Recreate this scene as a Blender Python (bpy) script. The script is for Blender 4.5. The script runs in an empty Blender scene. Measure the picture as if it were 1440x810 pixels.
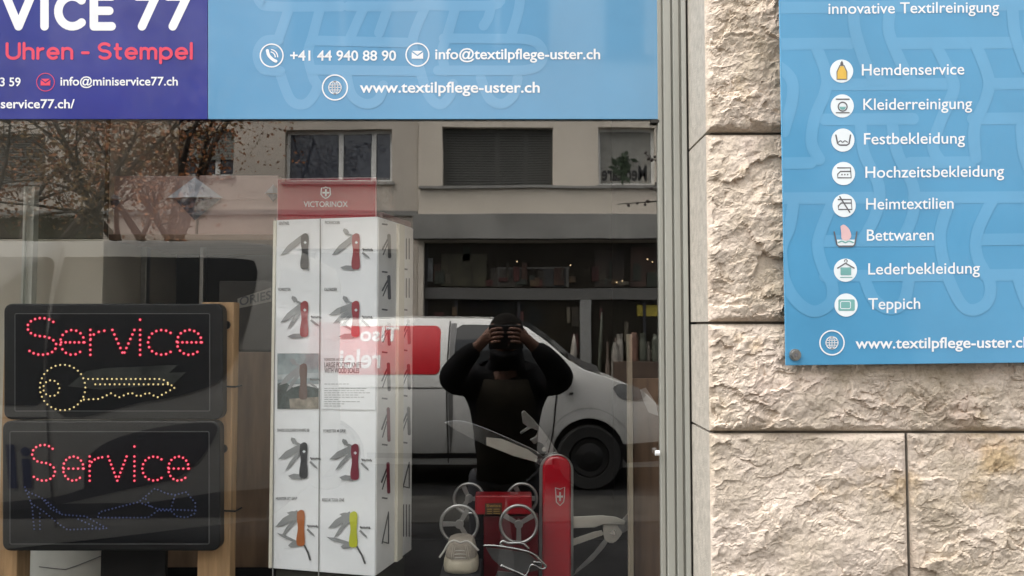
import bpy, bmesh, math, random
import numpy as np
from mathutils import Vector, Matrix, Euler

random.seed(7)
rng = np.random.default_rng(7)
sc = bpy.context.scene
COL = sc.collection
R = math.radians

# ------------------------------------------------------------------ camera
F, D0, H0, VP = 1150.0, 1.9, 1.55, 460.0          # focal length in 1440-px units, distance to the pane, eye height, horizon row
TH = math.atan((VP - 405) / F)
cam_d = bpy.data.cameras.new('camera')
cam = bpy.data.objects.new('camera', cam_d)
COL.objects.link(cam)
cam.location = (0, -D0, H0)
cam.rotation_euler = (R(90) + TH, 0, 0)
cam_d.sensor_width = 36
cam_d.lens = 36 * F / 1440
cam_d.clip_start = 0.005
cam_d.clip_end = 500
sc.camera = cam

# ------------------------------------------------------------------ sky, sun, exposure
SUN_EL, SUN_AZ = R(64), R(-72)
w = bpy.data.worlds.new('World')
sc.world = w
w.use_nodes = True
nt = w.node_tree
bg = nt.nodes['Background']
sky = nt.nodes.new('ShaderNodeTexSky')
sky.sky_type = 'NISHITA'
sky.sun_disc = False
sky.sun_elevation = SUN_EL
sky.sun_rotation = SUN_AZ
sky.air_density = 1.0
sky.dust_density = 4.0
hs = nt.nodes.new('ShaderNodeHueSaturation')
hs.inputs['Saturation'].default_value = 0.18
nt.links.new(sky.outputs[0], hs.inputs['Color'])
nt.links.new(hs.outputs[0], bg.inputs['Color'])
bg.inputs['Strength'].default_value = 0.15
sun_d = bpy.data.lights.new('sun', 'SUN')
sun_d.energy = 1.2
sun_d.angle = R(85)
sun_d.color = (1.0, 0.95, 0.87)
sun = bpy.data.objects.new('sun', sun_d)
COL.objects.link(sun)
sd = Vector((math.sin(SUN_AZ) * math.cos(SUN_EL), math.cos(SUN_AZ) * math.cos(SUN_EL), math.sin(SUN_EL)))
sun.rotation_euler = sd.to_track_quat('Z', 'Y').to_euler()
sun.location = (0, -5, 12)
vs = sc.view_settings
vs.view_transform = 'Standard'
vs.look = 'None'
vs.gamma = 1
vs.use_curve_mapping = False
vs.exposure = 2.2

# ------------------------------------------------------------------ measuring helpers
CT, ST = math.cos(TH), math.sin(TH)
def ray(u, v):
    a, b = (u - 720) / F, (405 - v) / F
    return Vector((a, CT - b * ST, ST + b * CT))
def P(u, v, y=0.0):
    "where a photo point lies on the upright plane at depth y"
    d = ray(u, v)
    t = (y + D0) / d.y
    return Vector((d.x * t, y, H0 + d.z * t))
def M(u, v, dist):
    "street point seen mirrored in the pane, dist metres in front of the pane"
    p = P(u, v, dist)
    return Vector((p.x, -dist, p.z))
def on(y):
    return lambda u, v: P(u, v, y)
def S(y):
    return (y + D0) / F                           # metres per photo pixel

# ------------------------------------------------------------------ materials
def srgb(r, g, b):
    f = lambda c: ((c / 255) / 12.92) if c <= 10 else (((c / 255) + .055) / 1.055) ** 2.4
    return (f(r), f(g), f(b))
def mat(name, col, rough=.6, metal=0., var=.06, scale=20., bump=0., bscale=60., spec=.5, emit=None, es=0., coat=0., stretch=None, cior=1.5, crough=.04):
    m = bpy.data.materials.new(name)
    m.use_nodes = True
    n = m.node_tree
    b = n.nodes['Principled BSDF']
    b.inputs['Roughness'].default_value = rough
    b.inputs['Metallic'].default_value = metal
    b.inputs['Specular IOR Level'].default_value = spec
    b.inputs['Coat Weight'].default_value = coat
    b.inputs['Coat Roughness'].default_value = crough
    b.inputs['Coat IOR'].default_value = cior
    tc = n.nodes.new('ShaderNodeTexCoord')
    src = tc.outputs['Object']
    if stretch:
        mp = n.nodes.new('ShaderNodeMapping')
        mp.inputs['Scale'].default_value = stretch
        n.links.new(src, mp.inputs[0])
        src = mp.outputs[0]
    if var > 0:
        nz = n.nodes.new('ShaderNodeTexNoise')
        nz.inputs['Scale'].default_value = scale
        nz.inputs['Detail'].default_value = 6
        n.links.new(src, nz.inputs['Vector'])
        rp = n.nodes.new('ShaderNodeValToRGB')
        rp.color_ramp.elements[0].position = .3
        rp.color_ramp.elements[1].position = .7
        lo = [max(0, c * (1 - var * 1.6)) for c in col]
        hi = [min(1, c * (1 + var * 1.6)) for c in col]
        rp.color_ramp.elements[0].color = (*lo, 1)
        rp.color_ramp.elements[1].color = (*hi, 1)
        n.links.new(nz.outputs[0], rp.inputs[0])
        n.links.new(rp.outputs[0], b.inputs['Base Color'])
    else:
        b.inputs['Base Color'].default_value = (*col, 1)
    if bump > 0:
        nb = n.nodes.new('ShaderNodeTexNoise')
        nb.inputs['Scale'].default_value = bscale
        nb.inputs['Detail'].default_value = 8
        n.links.new(src, nb.inputs['Vector'])
        bp = n.nodes.new('ShaderNodeBump')
        bp.inputs['Strength'].default_value = bump
        bp.inputs['Distance'].default_value = .01
        n.links.new(nb.outputs[0], bp.inputs['Height'])
        n.links.new(bp.outputs[0], b.inputs['Normal'])
    if emit:
        b.inputs['Emission Color'].default_value = (*emit, 1)
        b.inputs['Emission Strength'].default_value = es
    return m

def glass_mat(name, r0, tint=(.93, .94, .93), wave=0):
    m = bpy.data.materials.new(name)
    m.use_nodes = True
    n = m.node_tree
    n.nodes.clear()
    out = n.nodes.new('ShaderNodeOutputMaterial')
    tr = n.nodes.new('ShaderNodeBsdfTransparent')
    tr.inputs[0].default_value = (*tint, 1)
    gl = n.nodes.new('ShaderNodeBsdfGlossy')
    gl.inputs['Roughness'].default_value = 0.0
    gl.inputs['Color'].default_value = (1, .985, .96, 1)
    if wave:
        tc = n.nodes.new('ShaderNodeTexCoord'); nz = n.nodes.new('ShaderNodeTexNoise')
        nz.inputs['Scale'].default_value = 2.2; nz.inputs['Detail'].default_value = 2
        n.links.new(tc.outputs['Object'], nz.inputs['Vector'])
        bp = n.nodes.new('ShaderNodeBump'); bp.inputs['Strength'].default_value = 1; bp.inputs['Distance'].default_value = wave
        n.links.new(nz.outputs[0], bp.inputs['Height']); n.links.new(bp.outputs[0], gl.inputs['Normal'])
    lw = n.nodes.new('ShaderNodeLayerWeight')
    lw.inputs['Blend'].default_value = .5
    pw = n.nodes.new('ShaderNodeMath'); pw.operation = 'POWER'
    pw.inputs[1].default_value = 5
    n.links.new(lw.outputs['Facing'], pw.inputs[0])
    ma = n.nodes.new('ShaderNodeMath'); ma.operation = 'MULTIPLY_ADD'
    ma.inputs[1].default_value = 1 - r0
    ma.inputs[2].default_value = r0
    n.links.new(pw.outputs[0], ma.inputs[0])
    mx = n.nodes.new('ShaderNodeMixShader')
    n.links.new(ma.outputs[0], mx.inputs[0])
    n.links.new(tr.outputs[0], mx.inputs[1])
    n.links.new(gl.outputs[0], mx.inputs[2])
    n.links.new(mx.outputs[0], out.inputs[0])
    return m

# ------------------------------------------------------------------ mesh building
class MB:
    def __init__(s):
        s.v, s.f, s.m = [], [], []
    def add(s, vs, fs, mi=0):
        o = len(s.v)
        s.v += [tuple(p) for p in vs]
        s.f += [tuple(i + o for i in f) for f in fs]
        s.m += [mi] * len(fs)
    def poly(s, pts, mi=0):
        s.add(pts, [range(len(pts))], mi)
    def box(s, a, b, mi=0):
        x0, y0, z0 = [min(a[i], b[i]) for i in range(3)]
        x1, y1, z1 = [max(a[i], b[i]) for i in range(3)]
        s.add([(x0, y0, z0), (x1, y0, z0), (x1, y1, z0), (x0, y1, z0), (x0, y0, z1), (x1, y0, z1), (x1, y1, z1), (x0, y1, z1)],
              [(0, 3, 2, 1), (4, 5, 6, 7), (0, 1, 5, 4), (1, 2, 6, 5), (2, 3, 7, 6), (3, 0, 4, 7)], mi)
    def prism(s, pts, off, mi=0):
        "closed outline pushed along off"
        pts = [Vector(p) for p in pts]
        off = Vector(off)
        n = len(pts)
        s.add(pts + [p + off for p in pts],
              [tuple(range(n)), tuple(range(2 * n - 1, n - 1, -1))] + [(i, i + n, (i + 1) % n + n, (i + 1) % n) for i in range(n)], mi)
    def tube(s, pts, r, n=8, mi=0, closed=False):
        pts = [Vector(p) for p in pts]
        k = len(pts)
        rs = r if isinstance(r, (list, tuple)) else [r] * k
        vs, up = [], None
        for i, p in enumerate(pts):
            if closed:
                t = pts[(i + 1) % k] - pts[i - 1]
            else:
                t = pts[min(i + 1, k - 1)] - pts[max(i - 1, 0)]
            t.normalize()
            if up is None:
                up = Vector((0, 0, 1)) if abs(t.z) < .9 else Vector((1, 0, 0))
            a = (up - t * up.dot(t)).normalized()
            up = a
            b = t.cross(a)
            for j in range(n):
                q = 2 * math.pi * j / n
                vs.append(p + (a * math.cos(q) + b * math.sin(q)) * rs[i])
        fs = []
        for i in range(k if closed else k - 1):
            i2 = (i + 1) % k
            for j in range(n):
                fs.append((i * n + j, i * n + (j + 1) % n, i2 * n + (j + 1) % n, i2 * n + j))
        if not closed:
            fs += [tuple(range(n - 1, -1, -1)), tuple(range((k - 1) * n, k * n))]
        s.add(vs, fs, mi)
    def rings(s, rings, mi=0, cap=True):
        n = len(rings[0])
        vs = [p for r_ in rings for p in r_]
        fs = [(i * n + j, i * n + (j + 1) % n, (i + 1) * n + (j + 1) % n, (i + 1) * n + j) for i in range(len(rings) - 1) for j in range(n)]
        if cap:
            fs += [tuple(range(n - 1, -1, -1)), tuple(range((len(rings) - 1) * n, len(rings) * n))]
        s.add(vs, fs, mi)
    def build(s, name, mats, parent=None, bevel=0, seg=2, smooth=False, fix=True):
        me = bpy.data.meshes.new(name)
        me.from_pydata(s.v, [], s.f)
        for m in (mats if isinstance(mats, (list, tuple)) else [mats]):
            me.materials.append(m)
        me.polygons.foreach_set('material_index', s.m)
        if fix:
            bm = bmesh.new(); bm.from_mesh(me)
            bmesh.ops.recalc_face_normals(bm, faces=bm.faces)
            bm.to_mesh(me); bm.free()
        if smooth:
            me.polygons.foreach_set('use_smooth', [True] * len(me.polygons))
        o = bpy.data.objects.new(name, me)
        COL.objects.link(o)
        if bevel:
            b = o.modifiers.new('bevel', 'BEVEL')
            b.width = bevel; b.segments = seg; b.limit_method = 'ANGLE'
            b.angle_limit = R(35)
        if parent:
            o.parent = parent
            o.matrix_parent_inverse = parent.matrix_world.inverted()
        return o

def tag(o, label, cat, group=None, kind=None):
    if label: o['label'] = label
    if cat: o['category'] = cat
    if group: o['group'] = group
    if kind: o['kind'] = kind
    return o
def thing(name, label, cat, loc=(0, 0, 0), group=None, kind=None):
    o = bpy.data.objects.new(name, None)
    COL.objects.link(o)
    o.location = loc
    o.empty_display_size = .05
    bpy.context.view_layer.update()
    return tag(o, label, cat, group, kind)
def struct(mb, name, m):
    o = mb.build(name, m)
    o['kind'] = 'structure'
    return o
def boxpart(name, a, b, m, parent, bevel=0.002):
    k = MB(); k.box(a, b)
    return k.build(name, m, parent, bevel)

# flat shapes in photo coordinates ------------------------------------------------
def ribbon(pts, wd, cap=True, closed=False):
    "outline of a stroke of width wd with round ends, as quads + caps -> list of polygons"
    n = len(pts)
    L, Rr = [], []
    h = wd / 2
    for i in range(n):
        if closed:
            a, b = pts[i - 1], pts[(i + 1) % n]
        else:
            a, b = pts[max(0, i - 1)], pts[min(n - 1, i + 1)]
        dx, dy = b[0] - a[0], b[1] - a[1]
        l = math.hypot(dx, dy) or 1
        nx, ny = -dy / l, dx / l
        L.append((pts[i][0] + nx * h, pts[i][1] + ny * h))
        Rr.append((pts[i][0] - nx * h, pts[i][1] - ny * h))
    out = []
    for i in range(n if closed else n - 1):
        j = (i + 1) % n
        out.append([L[i], L[j], Rr[j], Rr[i]])
    if cap and not closed:
        for p, q, sgn in ((pts[0], pts[1], 1), (pts[-1], pts[-2], 1)):
            a0 = math.atan2(p[1] - q[1], p[0] - q[0])
            out.append([(p[0] + h * math.cos(a0 + t), p[1] + h * math.sin(a0 + t)) for t in np.linspace(-math.pi / 2, math.pi / 2, 10)])
    return out
def arc(cx, cy, rx, ry, a0, a1, n=14):
    return [(cx + rx * math.cos(R(a)), cy + ry * math.sin(R(a))) for a in np.linspace(a0, a1, n)]
def circ(cx, cy, r, n=28):
    return [(cx + r * math.cos(2 * math.pi * k / n), cy + r * math.sin(2 * math.pi * k / n)) for k in range(n)]
def smooth_path(p, k=6):
    out = []
    n = len(p)
    for i in range(n - 1):
        p0, p1, p2, p3 = p[max(i - 1, 0)], p[i], p[i + 1], p[min(i + 2, n - 1)]
        for t in np.linspace(0, 1, k, endpoint=False):
            out.append(tuple(.5 * (2 * p1[c] + (-p0[c] + p2[c]) * t + (2 * p0[c] - 5 * p1[c] + 4 * p2[c] - p3[c]) * t * t + (-p0[c] + 3 * p1[c] - 3 * p2[c] + p3[c]) * t ** 3) for c in range(2)))
    out.append(p[-1])
    return out
def rrect(u0, v0, u1, v1, r, n=5):
    out = []
    for cx, cy, a in ((u1 - r, v1 - r, 0), (u0 + r, v1 - r, 90), (u0 + r, v0 + r, 180), (u1 - r, v0 + r, 270)):
        out += arc(cx, cy, r, r, a, a + 90, n)
    return out
def flat(mb, polys, f, mi=0):
    for p in polys:
        mb.poly([f(*q) for q in p], mi)

_gl = {}
def glyphs(text, offset=0.0):
    key = (text, offset)
    if key not in _gl:
        cu = bpy.data.curves.new('lettering', 'FONT')
        cu.body = text
        cu.offset = offset
        cu.resolution_u = 4
        ob = bpy.data.objects.new('lettering', cu)
        COL.objects.link(ob)
        dg = bpy.context.evaluated_depsgraph_get()
        me = bpy.data.meshes.new_from_object(ob.evaluated_get(dg))
        vs = [(v.co.x, v.co.y) for v in me.vertices]
        fs = [tuple(p.vertices) for p in me.polygons]
        bpy.data.objects.remove(ob)
        bpy.data.curves.remove(cu)
        bpy.data.meshes.remove(me)
        _gl[key] = (vs, fs)
    return _gl[key]
def text(mb, s, u0, u1, vb, f, cap=None, tilt=0.0, offset=0.0, mi=0, mirror=False):
    "set s between photo columns u0..u1 on baseline vb; cap = capital height in px"
    vs, fs = glyphs(s, offset)
    x0, x1 = min(v[0] for v in vs), max(v[0] for v in vs)
    k = (u1 - u0) / (x1 - x0)
    kz = cap / .70 if cap else k
    pts = []
    for x, z in vs:
        u = u0 + (x - x0) * k
        if mirror: u = u1 - (x - x0) * k
        pts.append(f(u, vb - z * kz + (u - u0) * tilt))
    mb.add(pts, fs, mi)

def line(parent, s, u0, u1, vb, f, cap=None, tilt=0.0, offset=0.0, m='white_print', name='lettering', mirror=False):
    k = MB()
    text(k, s, u0, u1, vb, f, cap, tilt, offset, 0, mirror)
    return k.build(name, M_[m] if isinstance(m, str) else m, parent, fix=False)

# stroke lettering (round pen) -----------------------------------------------------
def SG(ch):
    a = arc
    if ch == 'V': return .78, [[(0, 1), (.39, 0), (.78, 1)]]
    if ch == 'I': return 0.0, [[(0, 1), (0, 0)]]
    if ch == 'C': return .72, [a(.44, .5, .44, .5, 48, 312, 22)]
    if ch == 'E': return .60, [[(.60, 1), (0, 1), (0, 0), (.60, 0)], [(0, .52), (.52, .52)]]
    if ch == '7': return .62, [[(0, 1), (.62, 1), (.16, 0)]]
    if ch == 'U': return .62, [[(0, 1)] + a(.31, .31, .31, .31, 180, 360, 12) + [(.62, 1)]]
    if ch == 'h': return .46, [[(0, 1.02), (0, 0)], [(0, .42)] + a(.23, .44, .23, .24, 170, 10, 10) + [(.46, 0)]]
    if ch == 'r': return .26, [[(0, .68), (0, 0)], a(.28, .38, .28, .28, 170, 95, 7)]
    if ch == 'e': return .52, [[(.03, .34), (.51, .34)], a(.27, .34, .26, .34, 0, 310, 22)]
    if ch == 'n': return .46, [[(0, .68), (0, 0)], [(0, .42)] + a(.23, .44, .23, .24, 170, 10, 10) + [(.46, 0)]]
    if ch == '-': return .30, [[(0, .38), (.30, .38)]]
    if ch == 'S': return .58, [a(.29, .75, .27, .25, 35, 250, 14) + a(.29, .25, .28, .25, 80, -145, 14)]
    if ch == 't': return .30, [[(.10, .95), (.10, .18)] + a(.26, .18, .16, .18, 180, 270, 5), [(0, .66), (.28, .66)]]
    if ch == 'm': return .74, [[(0, .68), (0, 0)], [(0, .45)] + a(.185, .47, .185, .21, 170, 10, 8) + [(.37, 0)], [(.37, .45)] + a(.555, .47, .185, .21, 170, 10, 8) + [(.74, 0)]]
    if ch == 'p': return .54, [[(0, .68), (0, -.3)], a(.27, .34, .27, .34, 145, -145, 20)]
    if ch == 'l': return 0.0, [[(0, 1.02), (0, 0)]]
    if ch == 'v': return .5, [[(0, .68), (.25, 0), (.5, .68)]]
    if ch == 'i': return 0.0, [[(0, .68), (0, 0)], [(0, .96), (0, .97)]]
    if ch == 'c': return .46, [a(.27, .34, .27, .34, 50, 310, 16)]
    return .3, []
def strokes(s, u0, u1, vb, cap, wd, gap=.26, space=.42):
    x, out = 0, []
    for ch in s:
        if ch == ' ':
            x += space; continue
        wgl, st = SG(ch)
        out += [[(x + px, pz) for px, pz in q] for q in st]
        x += wgl + gap
    tot = x - gap
    k = (u1 - u0) / tot
    return [[(u0 + px * k, vb - pz * cap) for px, pz in q] for q in out]

def split_corners(st):
    out, cur = [], [st[0]]
    for i in range(1, len(st)):
        cur.append(st[i])
        if i < len(st) - 1:
            a1 = math.atan2(st[i][1] - st[i - 1][1], st[i][0] - st[i - 1][0])
            a2 = math.atan2(st[i + 1][1] - st[i][1], st[i + 1][0] - st[i][0])
            d = abs((a2 - a1 + math.pi) % (2 * math.pi) - math.pi)
            if d > .8:
                out.append(cur); cur = [st[i]]
    out.append(cur)
    return out
# ------------------------------------------------------------------ materials table
M_ = {}
M_['frame'] = mat('painted_aluminium', (.34, .34, .30), .45, 0, .09, 7, .05, 200, stretch=(1, 1, .15))
M_['frame_dark'] = mat('seal', (.03, .028, .025), .8)
M_['glass'] = glass_mat('window_glass', .102, (.985, .99, .985), .0003)
M_['white_print'] = mat('white_print', (.86, .87, .88), .35, var=.02)
M_['blue_banner'] = mat('banner_blue', (.105, .315, .53), .35, var=.05, scale=3, bump=.05, bscale=3, spec=.4, coat=.8, cior=1.75, crough=.05)
M_['blue_banner_light'] = mat('banner_pale_blue', (.15, .365, .58), .35, var=.04, scale=3, spec=.4, coat=.8, cior=1.75, crough=.05)
M_['purple'] = mat('banner_purple', (.011, .026, .24), .35, var=.07, scale=4, bump=.05, bscale=3, spec=.4, coat=.8, cior=1.75, crough=.05)
M_['red_print'] = mat('red_print', (.78, .07, .13), .35, var=.03)
M_['sign_blue'] = mat('sign_blue', (.080, .31, .53), .3, var=.05, scale=4, spec=.4, coat=.5, cior=1.5, crough=.08)
M_['sign_light'] = mat('sign_pale_blue', (.115, .35, .57), .3, var=.05, scale=4, spec=.4, coat=.5, cior=1.5, crough=.08)
M_['icon_white'] = mat('icon_white', (.80, .86, .88), .4, var=.02)
M_['icon_grey'] = mat('icon_grey', (.12, .12, .13), .5)
M_['icon_yellow'] = mat('icon_yellow', (.75, .48, .08), .5)
M_['icon_green'] = mat('icon_green', (.18, .42, .40), .5)
M_['icon_pink'] = mat('icon_pink', (.75, .50, .50), .5)
M_['steel'] = mat('brushed_steel', (.55, .55, .54), .28, 1, .06, 40)
M_['black_plastic'] = mat('black_plastic', (.010, .0105, .011), .4, var=.1, spec=.35)
M_['led_face'] = mat('smoked_face', (.006, .0065, .008), .3, var=.1, spec=.2)
M_['wood'] = mat('pine', (.42, .26, .13), .6, 0, .22, 6, .1, 30, stretch=(9, 9, .8))
M_['ply'] = mat('plywood', (.22, .14, .085), .6, 0, .2, 5, .05, 30, stretch=(6, 6, .8))
M_['carton'] = mat('cardboard', (.66, .46, .40), .8, 0, .08, 5, .06, 50)
M_['beige'] = mat('beige_laminate', (.60, .55, .45), .6, 0, .08, 3)
M_['black'] = mat('black_board', (.012, .012, .013), .6)
M_['dark_cloth'] = mat('dark_cloth', (.008, .008, .0085), .95, 0, .15, 30, .2, 300, spec=.03)

# ================================================================== GROUND AND STREET
g = MB(); g.poly([(-60, -60, -.13), (60, -60, -.13), (60, 12, -.13), (-60, 12, -.13)])
struct(g, 'ground', mat('ground_asphalt', (.06, .06, .062), .9, 0, .2, 3, .3, 80))
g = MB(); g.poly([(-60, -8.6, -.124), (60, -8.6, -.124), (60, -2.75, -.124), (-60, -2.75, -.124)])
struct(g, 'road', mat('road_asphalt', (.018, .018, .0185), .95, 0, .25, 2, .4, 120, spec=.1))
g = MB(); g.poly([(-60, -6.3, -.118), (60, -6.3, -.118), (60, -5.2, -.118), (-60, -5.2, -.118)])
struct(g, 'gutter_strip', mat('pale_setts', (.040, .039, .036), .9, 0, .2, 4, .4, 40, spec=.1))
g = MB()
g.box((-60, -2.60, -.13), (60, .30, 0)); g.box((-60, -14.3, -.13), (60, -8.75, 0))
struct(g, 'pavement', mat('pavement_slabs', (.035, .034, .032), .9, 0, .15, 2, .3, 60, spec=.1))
g = MB()
for k in range(-30, 30):
    for y0, y1 in ((-2.75, -2.60), (-8.75, -8.60)):
        g.box((k * 1.0 + .004, y0, -.13), (k * 1.0 + .996, y1, .006))
struct(g, 'kerb', mat('granite_kerb', (.30, .29, .28), .8, 0, .15, 30, .2, 100))

# ================================================================== STONE WALL (front face at y = -0.19)
YS = -.19
def gnoise(x, y, seed):
    r_ = np.random.default_rng(seed)
    n = 256
    ga = r_.uniform(0, 2 * np.pi, (n, n))
    xi, yi = np.floor(x).astype(int), np.floor(y).astype(int)
    fx, fy = x - xi, y - yi
    def dot(i, j):
        a = ga[(xi + i) % n, (yi + j) % n]
        return np.cos(a) * (fx - i) + np.sin(a) * (fy - j)
    ux, uy = fx ** 3 * (fx * (fx * 6 - 15) + 10), fy ** 3 * (fy * (fy * 6 - 15) + 10)
    a = dot(0, 0) * (1 - ux) + dot(1, 0) * ux
    b = dot(0, 1) * (1 - ux) + dot(1, 1) * ux
    return (a * (1 - uy) + b * uy) * 1.5
def fbm(x, y, seed, o=4, gain=.5):
    s = 0; a = 1
    for k in range(o):
        s = s + a * gnoise(x * 2 ** k, y * 2 ** k, seed + k); a *= gain
    return s
def facets(x, y, size, seed, tilt):
    "split-stone facets: every cell of a jittered grid is a tilted plane"
    r_ = np.random.default_rng(seed)
    n = 128
    jx, jy = r_.uniform(.05, .95, (n, n)), r_.uniform(.05, .95, (n, n))
    tx, ty, oz = r_.normal(0, tilt, (n, n)), r_.normal(0, tilt, (n, n)), r_.uniform(-1, 1, (n, n))
    X, Y = x / size, y / size
    xi, yi = np.floor(X).astype(int), np.floor(Y).astype(int)
    best = np.full(X.shape, 1e9); h = np.zeros(X.shape)
    for i in (-1, 0, 1):
        for j in (-1, 0, 1):
            cx, cy = (xi + i) % n, (yi + j) % n
            dx, dy = X - (xi + i + jx[cx, cy]), Y - (yi + j + jy[cx, cy])
            d = dx * dx + dy * dy
            hh = tx[cx, cy] * dx + ty[cx, cy] * dy + .25 * oz[cx, cy]
            k = d < best
            best = np.where(k, d, best); h = np.where(k, hh, h)
    return h
def stone_mat(name, tone):
    m = bpy.data.materials.new(name)
    m.use_nodes = True
    n = m.node_tree; L = n.links
    b = n.nodes['Principled BSDF']
    b.inputs['Roughness'].default_value = .85
    b.inputs['Specular IOR Level'].default_value = .25
    tc = n.nodes.new('ShaderNodeTexCoord')
    def noise(scale, det=8, rough=.6):
        k = n.nodes.new('ShaderNodeTexNoise')
        k.inputs['Scale'].default_value = scale; k.inputs['Detail'].default_value = det; k.inputs['Roughness'].default_value = rough
        L.new(tc.outputs['Object'], k.inputs['Vector'])
        return k.outputs[0]
    def ramp(src, stops):
        r_ = n.nodes.new('ShaderNodeValToRGB')
        e = r_.color_ramp.elements
        while len(e) < len(stops): e.new(.5)
        for q, (p, c) in zip(e, stops):
            q.position = p; q.color = (*c, 1)
        L.new(src, r_.inputs[0])
        return r_.outputs[0]
    t = tone
    t = tone * 1.04
    base = ramp(noise(7), [(.32, (.46 * t, .385 * t, .29 * t)), (.5, (.63 * t, .535 * t, .435 * t)), (.72, (.73 * t, .62 * t, .53 * t))])
    och = ramp(noise(4.5, 5), [(.58, (0, 0, 0)), (.70, (1, 1, 1))])
    mx = n.nodes.new('ShaderNodeMixRGB'); mx.blend_type = 'MIX'
    mul = n.nodes.new('ShaderNodeMath'); mul.operation = 'MULTIPLY'; mul.inputs[1].default_value = .75
    L.new(och, mul.inputs[0]); L.new(mul.outputs[0], mx.inputs[0])
    L.new(base, mx.inputs[1]); mx.inputs[2].default_value = (.50 * t, .36 * t, .19 * t, 1)
    sp = ramp(noise(150, 4), [(.36, (.62, .60, .58)), (.52, (1, 1, 1))])
    pk = ramp(noise(5.5, 4), [(.55, (0, 0, 0)), (.72, (1, 1, 1))])
    mulp = n.nodes.new('ShaderNodeMath'); mulp.operation = 'MULTIPLY'; mulp.inputs[1].default_value = .45
    L.new(pk, mulp.inputs[0])
    mxp = n.nodes.new('ShaderNodeMixRGB'); L.new(mulp.outputs[0], mxp.inputs[0]); L.new(mx.outputs[0], mxp.inputs[1]); mxp.inputs[2].default_value = (.60 * t, .46 * t, .40 * t, 1)
    st_ = ramp(noise(11, 7, .7), [(.62, (0, 0, 0)), (.74, (1, 1, 1))])
    mul3 = n.nodes.new('ShaderNodeMath'); mul3.operation = 'MULTIPLY'; mul3.inputs[1].default_value = .38
    L.new(st_, mul3.inputs[0])
    mx3 = n.nodes.new('ShaderNodeMixRGB'); L.new(mul3.outputs[0], mx3.inputs[0]); L.new(mxp.outputs[0], mx3.inputs[1]); mx3.inputs[2].default_value = (.27 * t, .19 * t, .12 * t, 1)
    mx = mx3
    m2 = n.nodes.new('ShaderNodeMixRGB'); m2.blend_type = 'MULTIPLY'; m2.inputs[0].default_value = .45
    L.new(mx.outputs[0], m2.inputs[1]); L.new(sp, m2.inputs[2])
    L.new(m2.outputs[0], b.inputs['Base Color'])
    bp = n.nodes.new('ShaderNodeBump'); bp.inputs['Strength'].default_value = .7; bp.inputs['Distance'].default_value = .006
    L.new(noise(110, 10, .7), bp.inputs['Height'])
    L.new(bp.outputs[0], b.inputs['Normal'])
    return m
STONE = stone_mat('split_limestone', 1.0)
DRESSED = mat('dressed_limestone', (.42, .385, .33), .85, 0, .10, 60, .25, 220)
MORTAR = mat('mortar', (.17, .145, .115), .95, 0, .2, 40, .3, 150)

def hewn(x, z, seed, amp):
    wx = x + .018 * fbm(x * 14, z * 14, seed + 50, 3)
    wz = z + .018 * fbm(x * 14 + 7, z * 14 + 3, seed + 60, 3)
    h = .62 * facets(wx, wz * 1.15, .120, seed + 1, .62)
    rough = np.clip(.75 + .9 * gnoise(x * 9 + 2, z * 9, seed + 71), .25, 1.5)
    h += .34 * rough * facets(wx * .9 + wz * .3, wz * 1.3, .048, seed + 2, .75)
    h += .22 * rough * facets(wx, wz * 1.35, .022, seed + 3, .8)
    h += .10 * rough * facets(wx + wz * .2, wz * 1.2, .010, seed + 4, .8)
    h += .65 * fbm(x * 6, z * 6, seed + 9, 3)
    h += .15 * fbm(x * 60, z * 60, seed + 20, 3)
    return h * amp

stone_wall = thing('stone_wall', 'wall of rough split limestone blocks beside the shop window', 'wall', (.41, YS, 0))
def stone_block(x0, x1, z0, z1, seed, amp, bulge, left=True, step=.003):
    nx, nz = max(8, int((x1 - x0) / step)), max(8, int((z1 - z0) / step))
    xs, zs = np.linspace(x0, x1, nx + 1), np.linspace(z0, z1, nz + 1)
    X, Z = np.meshgrid(xs, zs)
    h = hewn(X + seed * 3.17, Z + seed * 1.3, seed * 100, amp)
    ex = np.minimum((X - x0), (x1 - X) if True else 9)
    ez = np.minimum(Z - z0, z1 - Z)
    e = np.minimum(ex, ez)
    wob = .010 + .006 * gnoise(X * 30, Z * 30, seed + 5)
    t = np.clip(e / np.maximum(wob, .004), 0, 1) ** .6
    pil = 1 - np.exp(-e / .05)
    Y = YS - t * (np.clip(h, -amp * .9, amp * 2) + amp * .75) - bulge * pil
    jx = .0035 * gnoise(X * 45 + 3, Z * 45, seed + 31) * t
    jz = .0035 * gnoise(X * 45, Z * 45 + 9, seed + 32) * t
    verts = np.stack([X + jx, Y, Z + jz], -1).reshape(-1, 3)
    W_ = nx + 1
    i = np.arange(nx * nz); r_, c_ = i // nx, i % nx
    a = r_ * W_ + c_
    faces = np.stack([a, a + 1, a + W_ + 1, a + W_], -1)
    vl, fl = verts.tolist(), faces.tolist()
    o = len(vl)
    yb = -.02
    vl += [(x0, YS, z0), (x1, YS, z0), (x1, YS, z1), (x0, YS, z1), (x0, yb, z0), (x1, yb, z0), (x1, yb, z1), (x0, yb, z1)]
    extra = [(o, o + 3, o + 7, o + 4), (o + 1, o + 5, o + 6, o + 2), (o, o + 4, o + 5, o + 1), (o + 3, o + 2, o + 6, o + 7)]
    me = bpy.data.meshes.new('stone_block')
    me.from_pydata(vl, [], fl + extra)
    me.materials.append(STONE); me.materials.append(DRESSED)
    me.polygons.foreach_set('material_index', [0] * len(fl) + [1] * 4)
    me.polygons.foreach_set('use_smooth', [False] * len(me.polygons))
    ob = bpy.data.objects.new('stone_block', me)
    COL.objects.link(ob)
    ob.parent = stone_wall
    ob.matrix_parent_inverse = stone_wall.matrix_world.inverted()
    return ob
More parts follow.
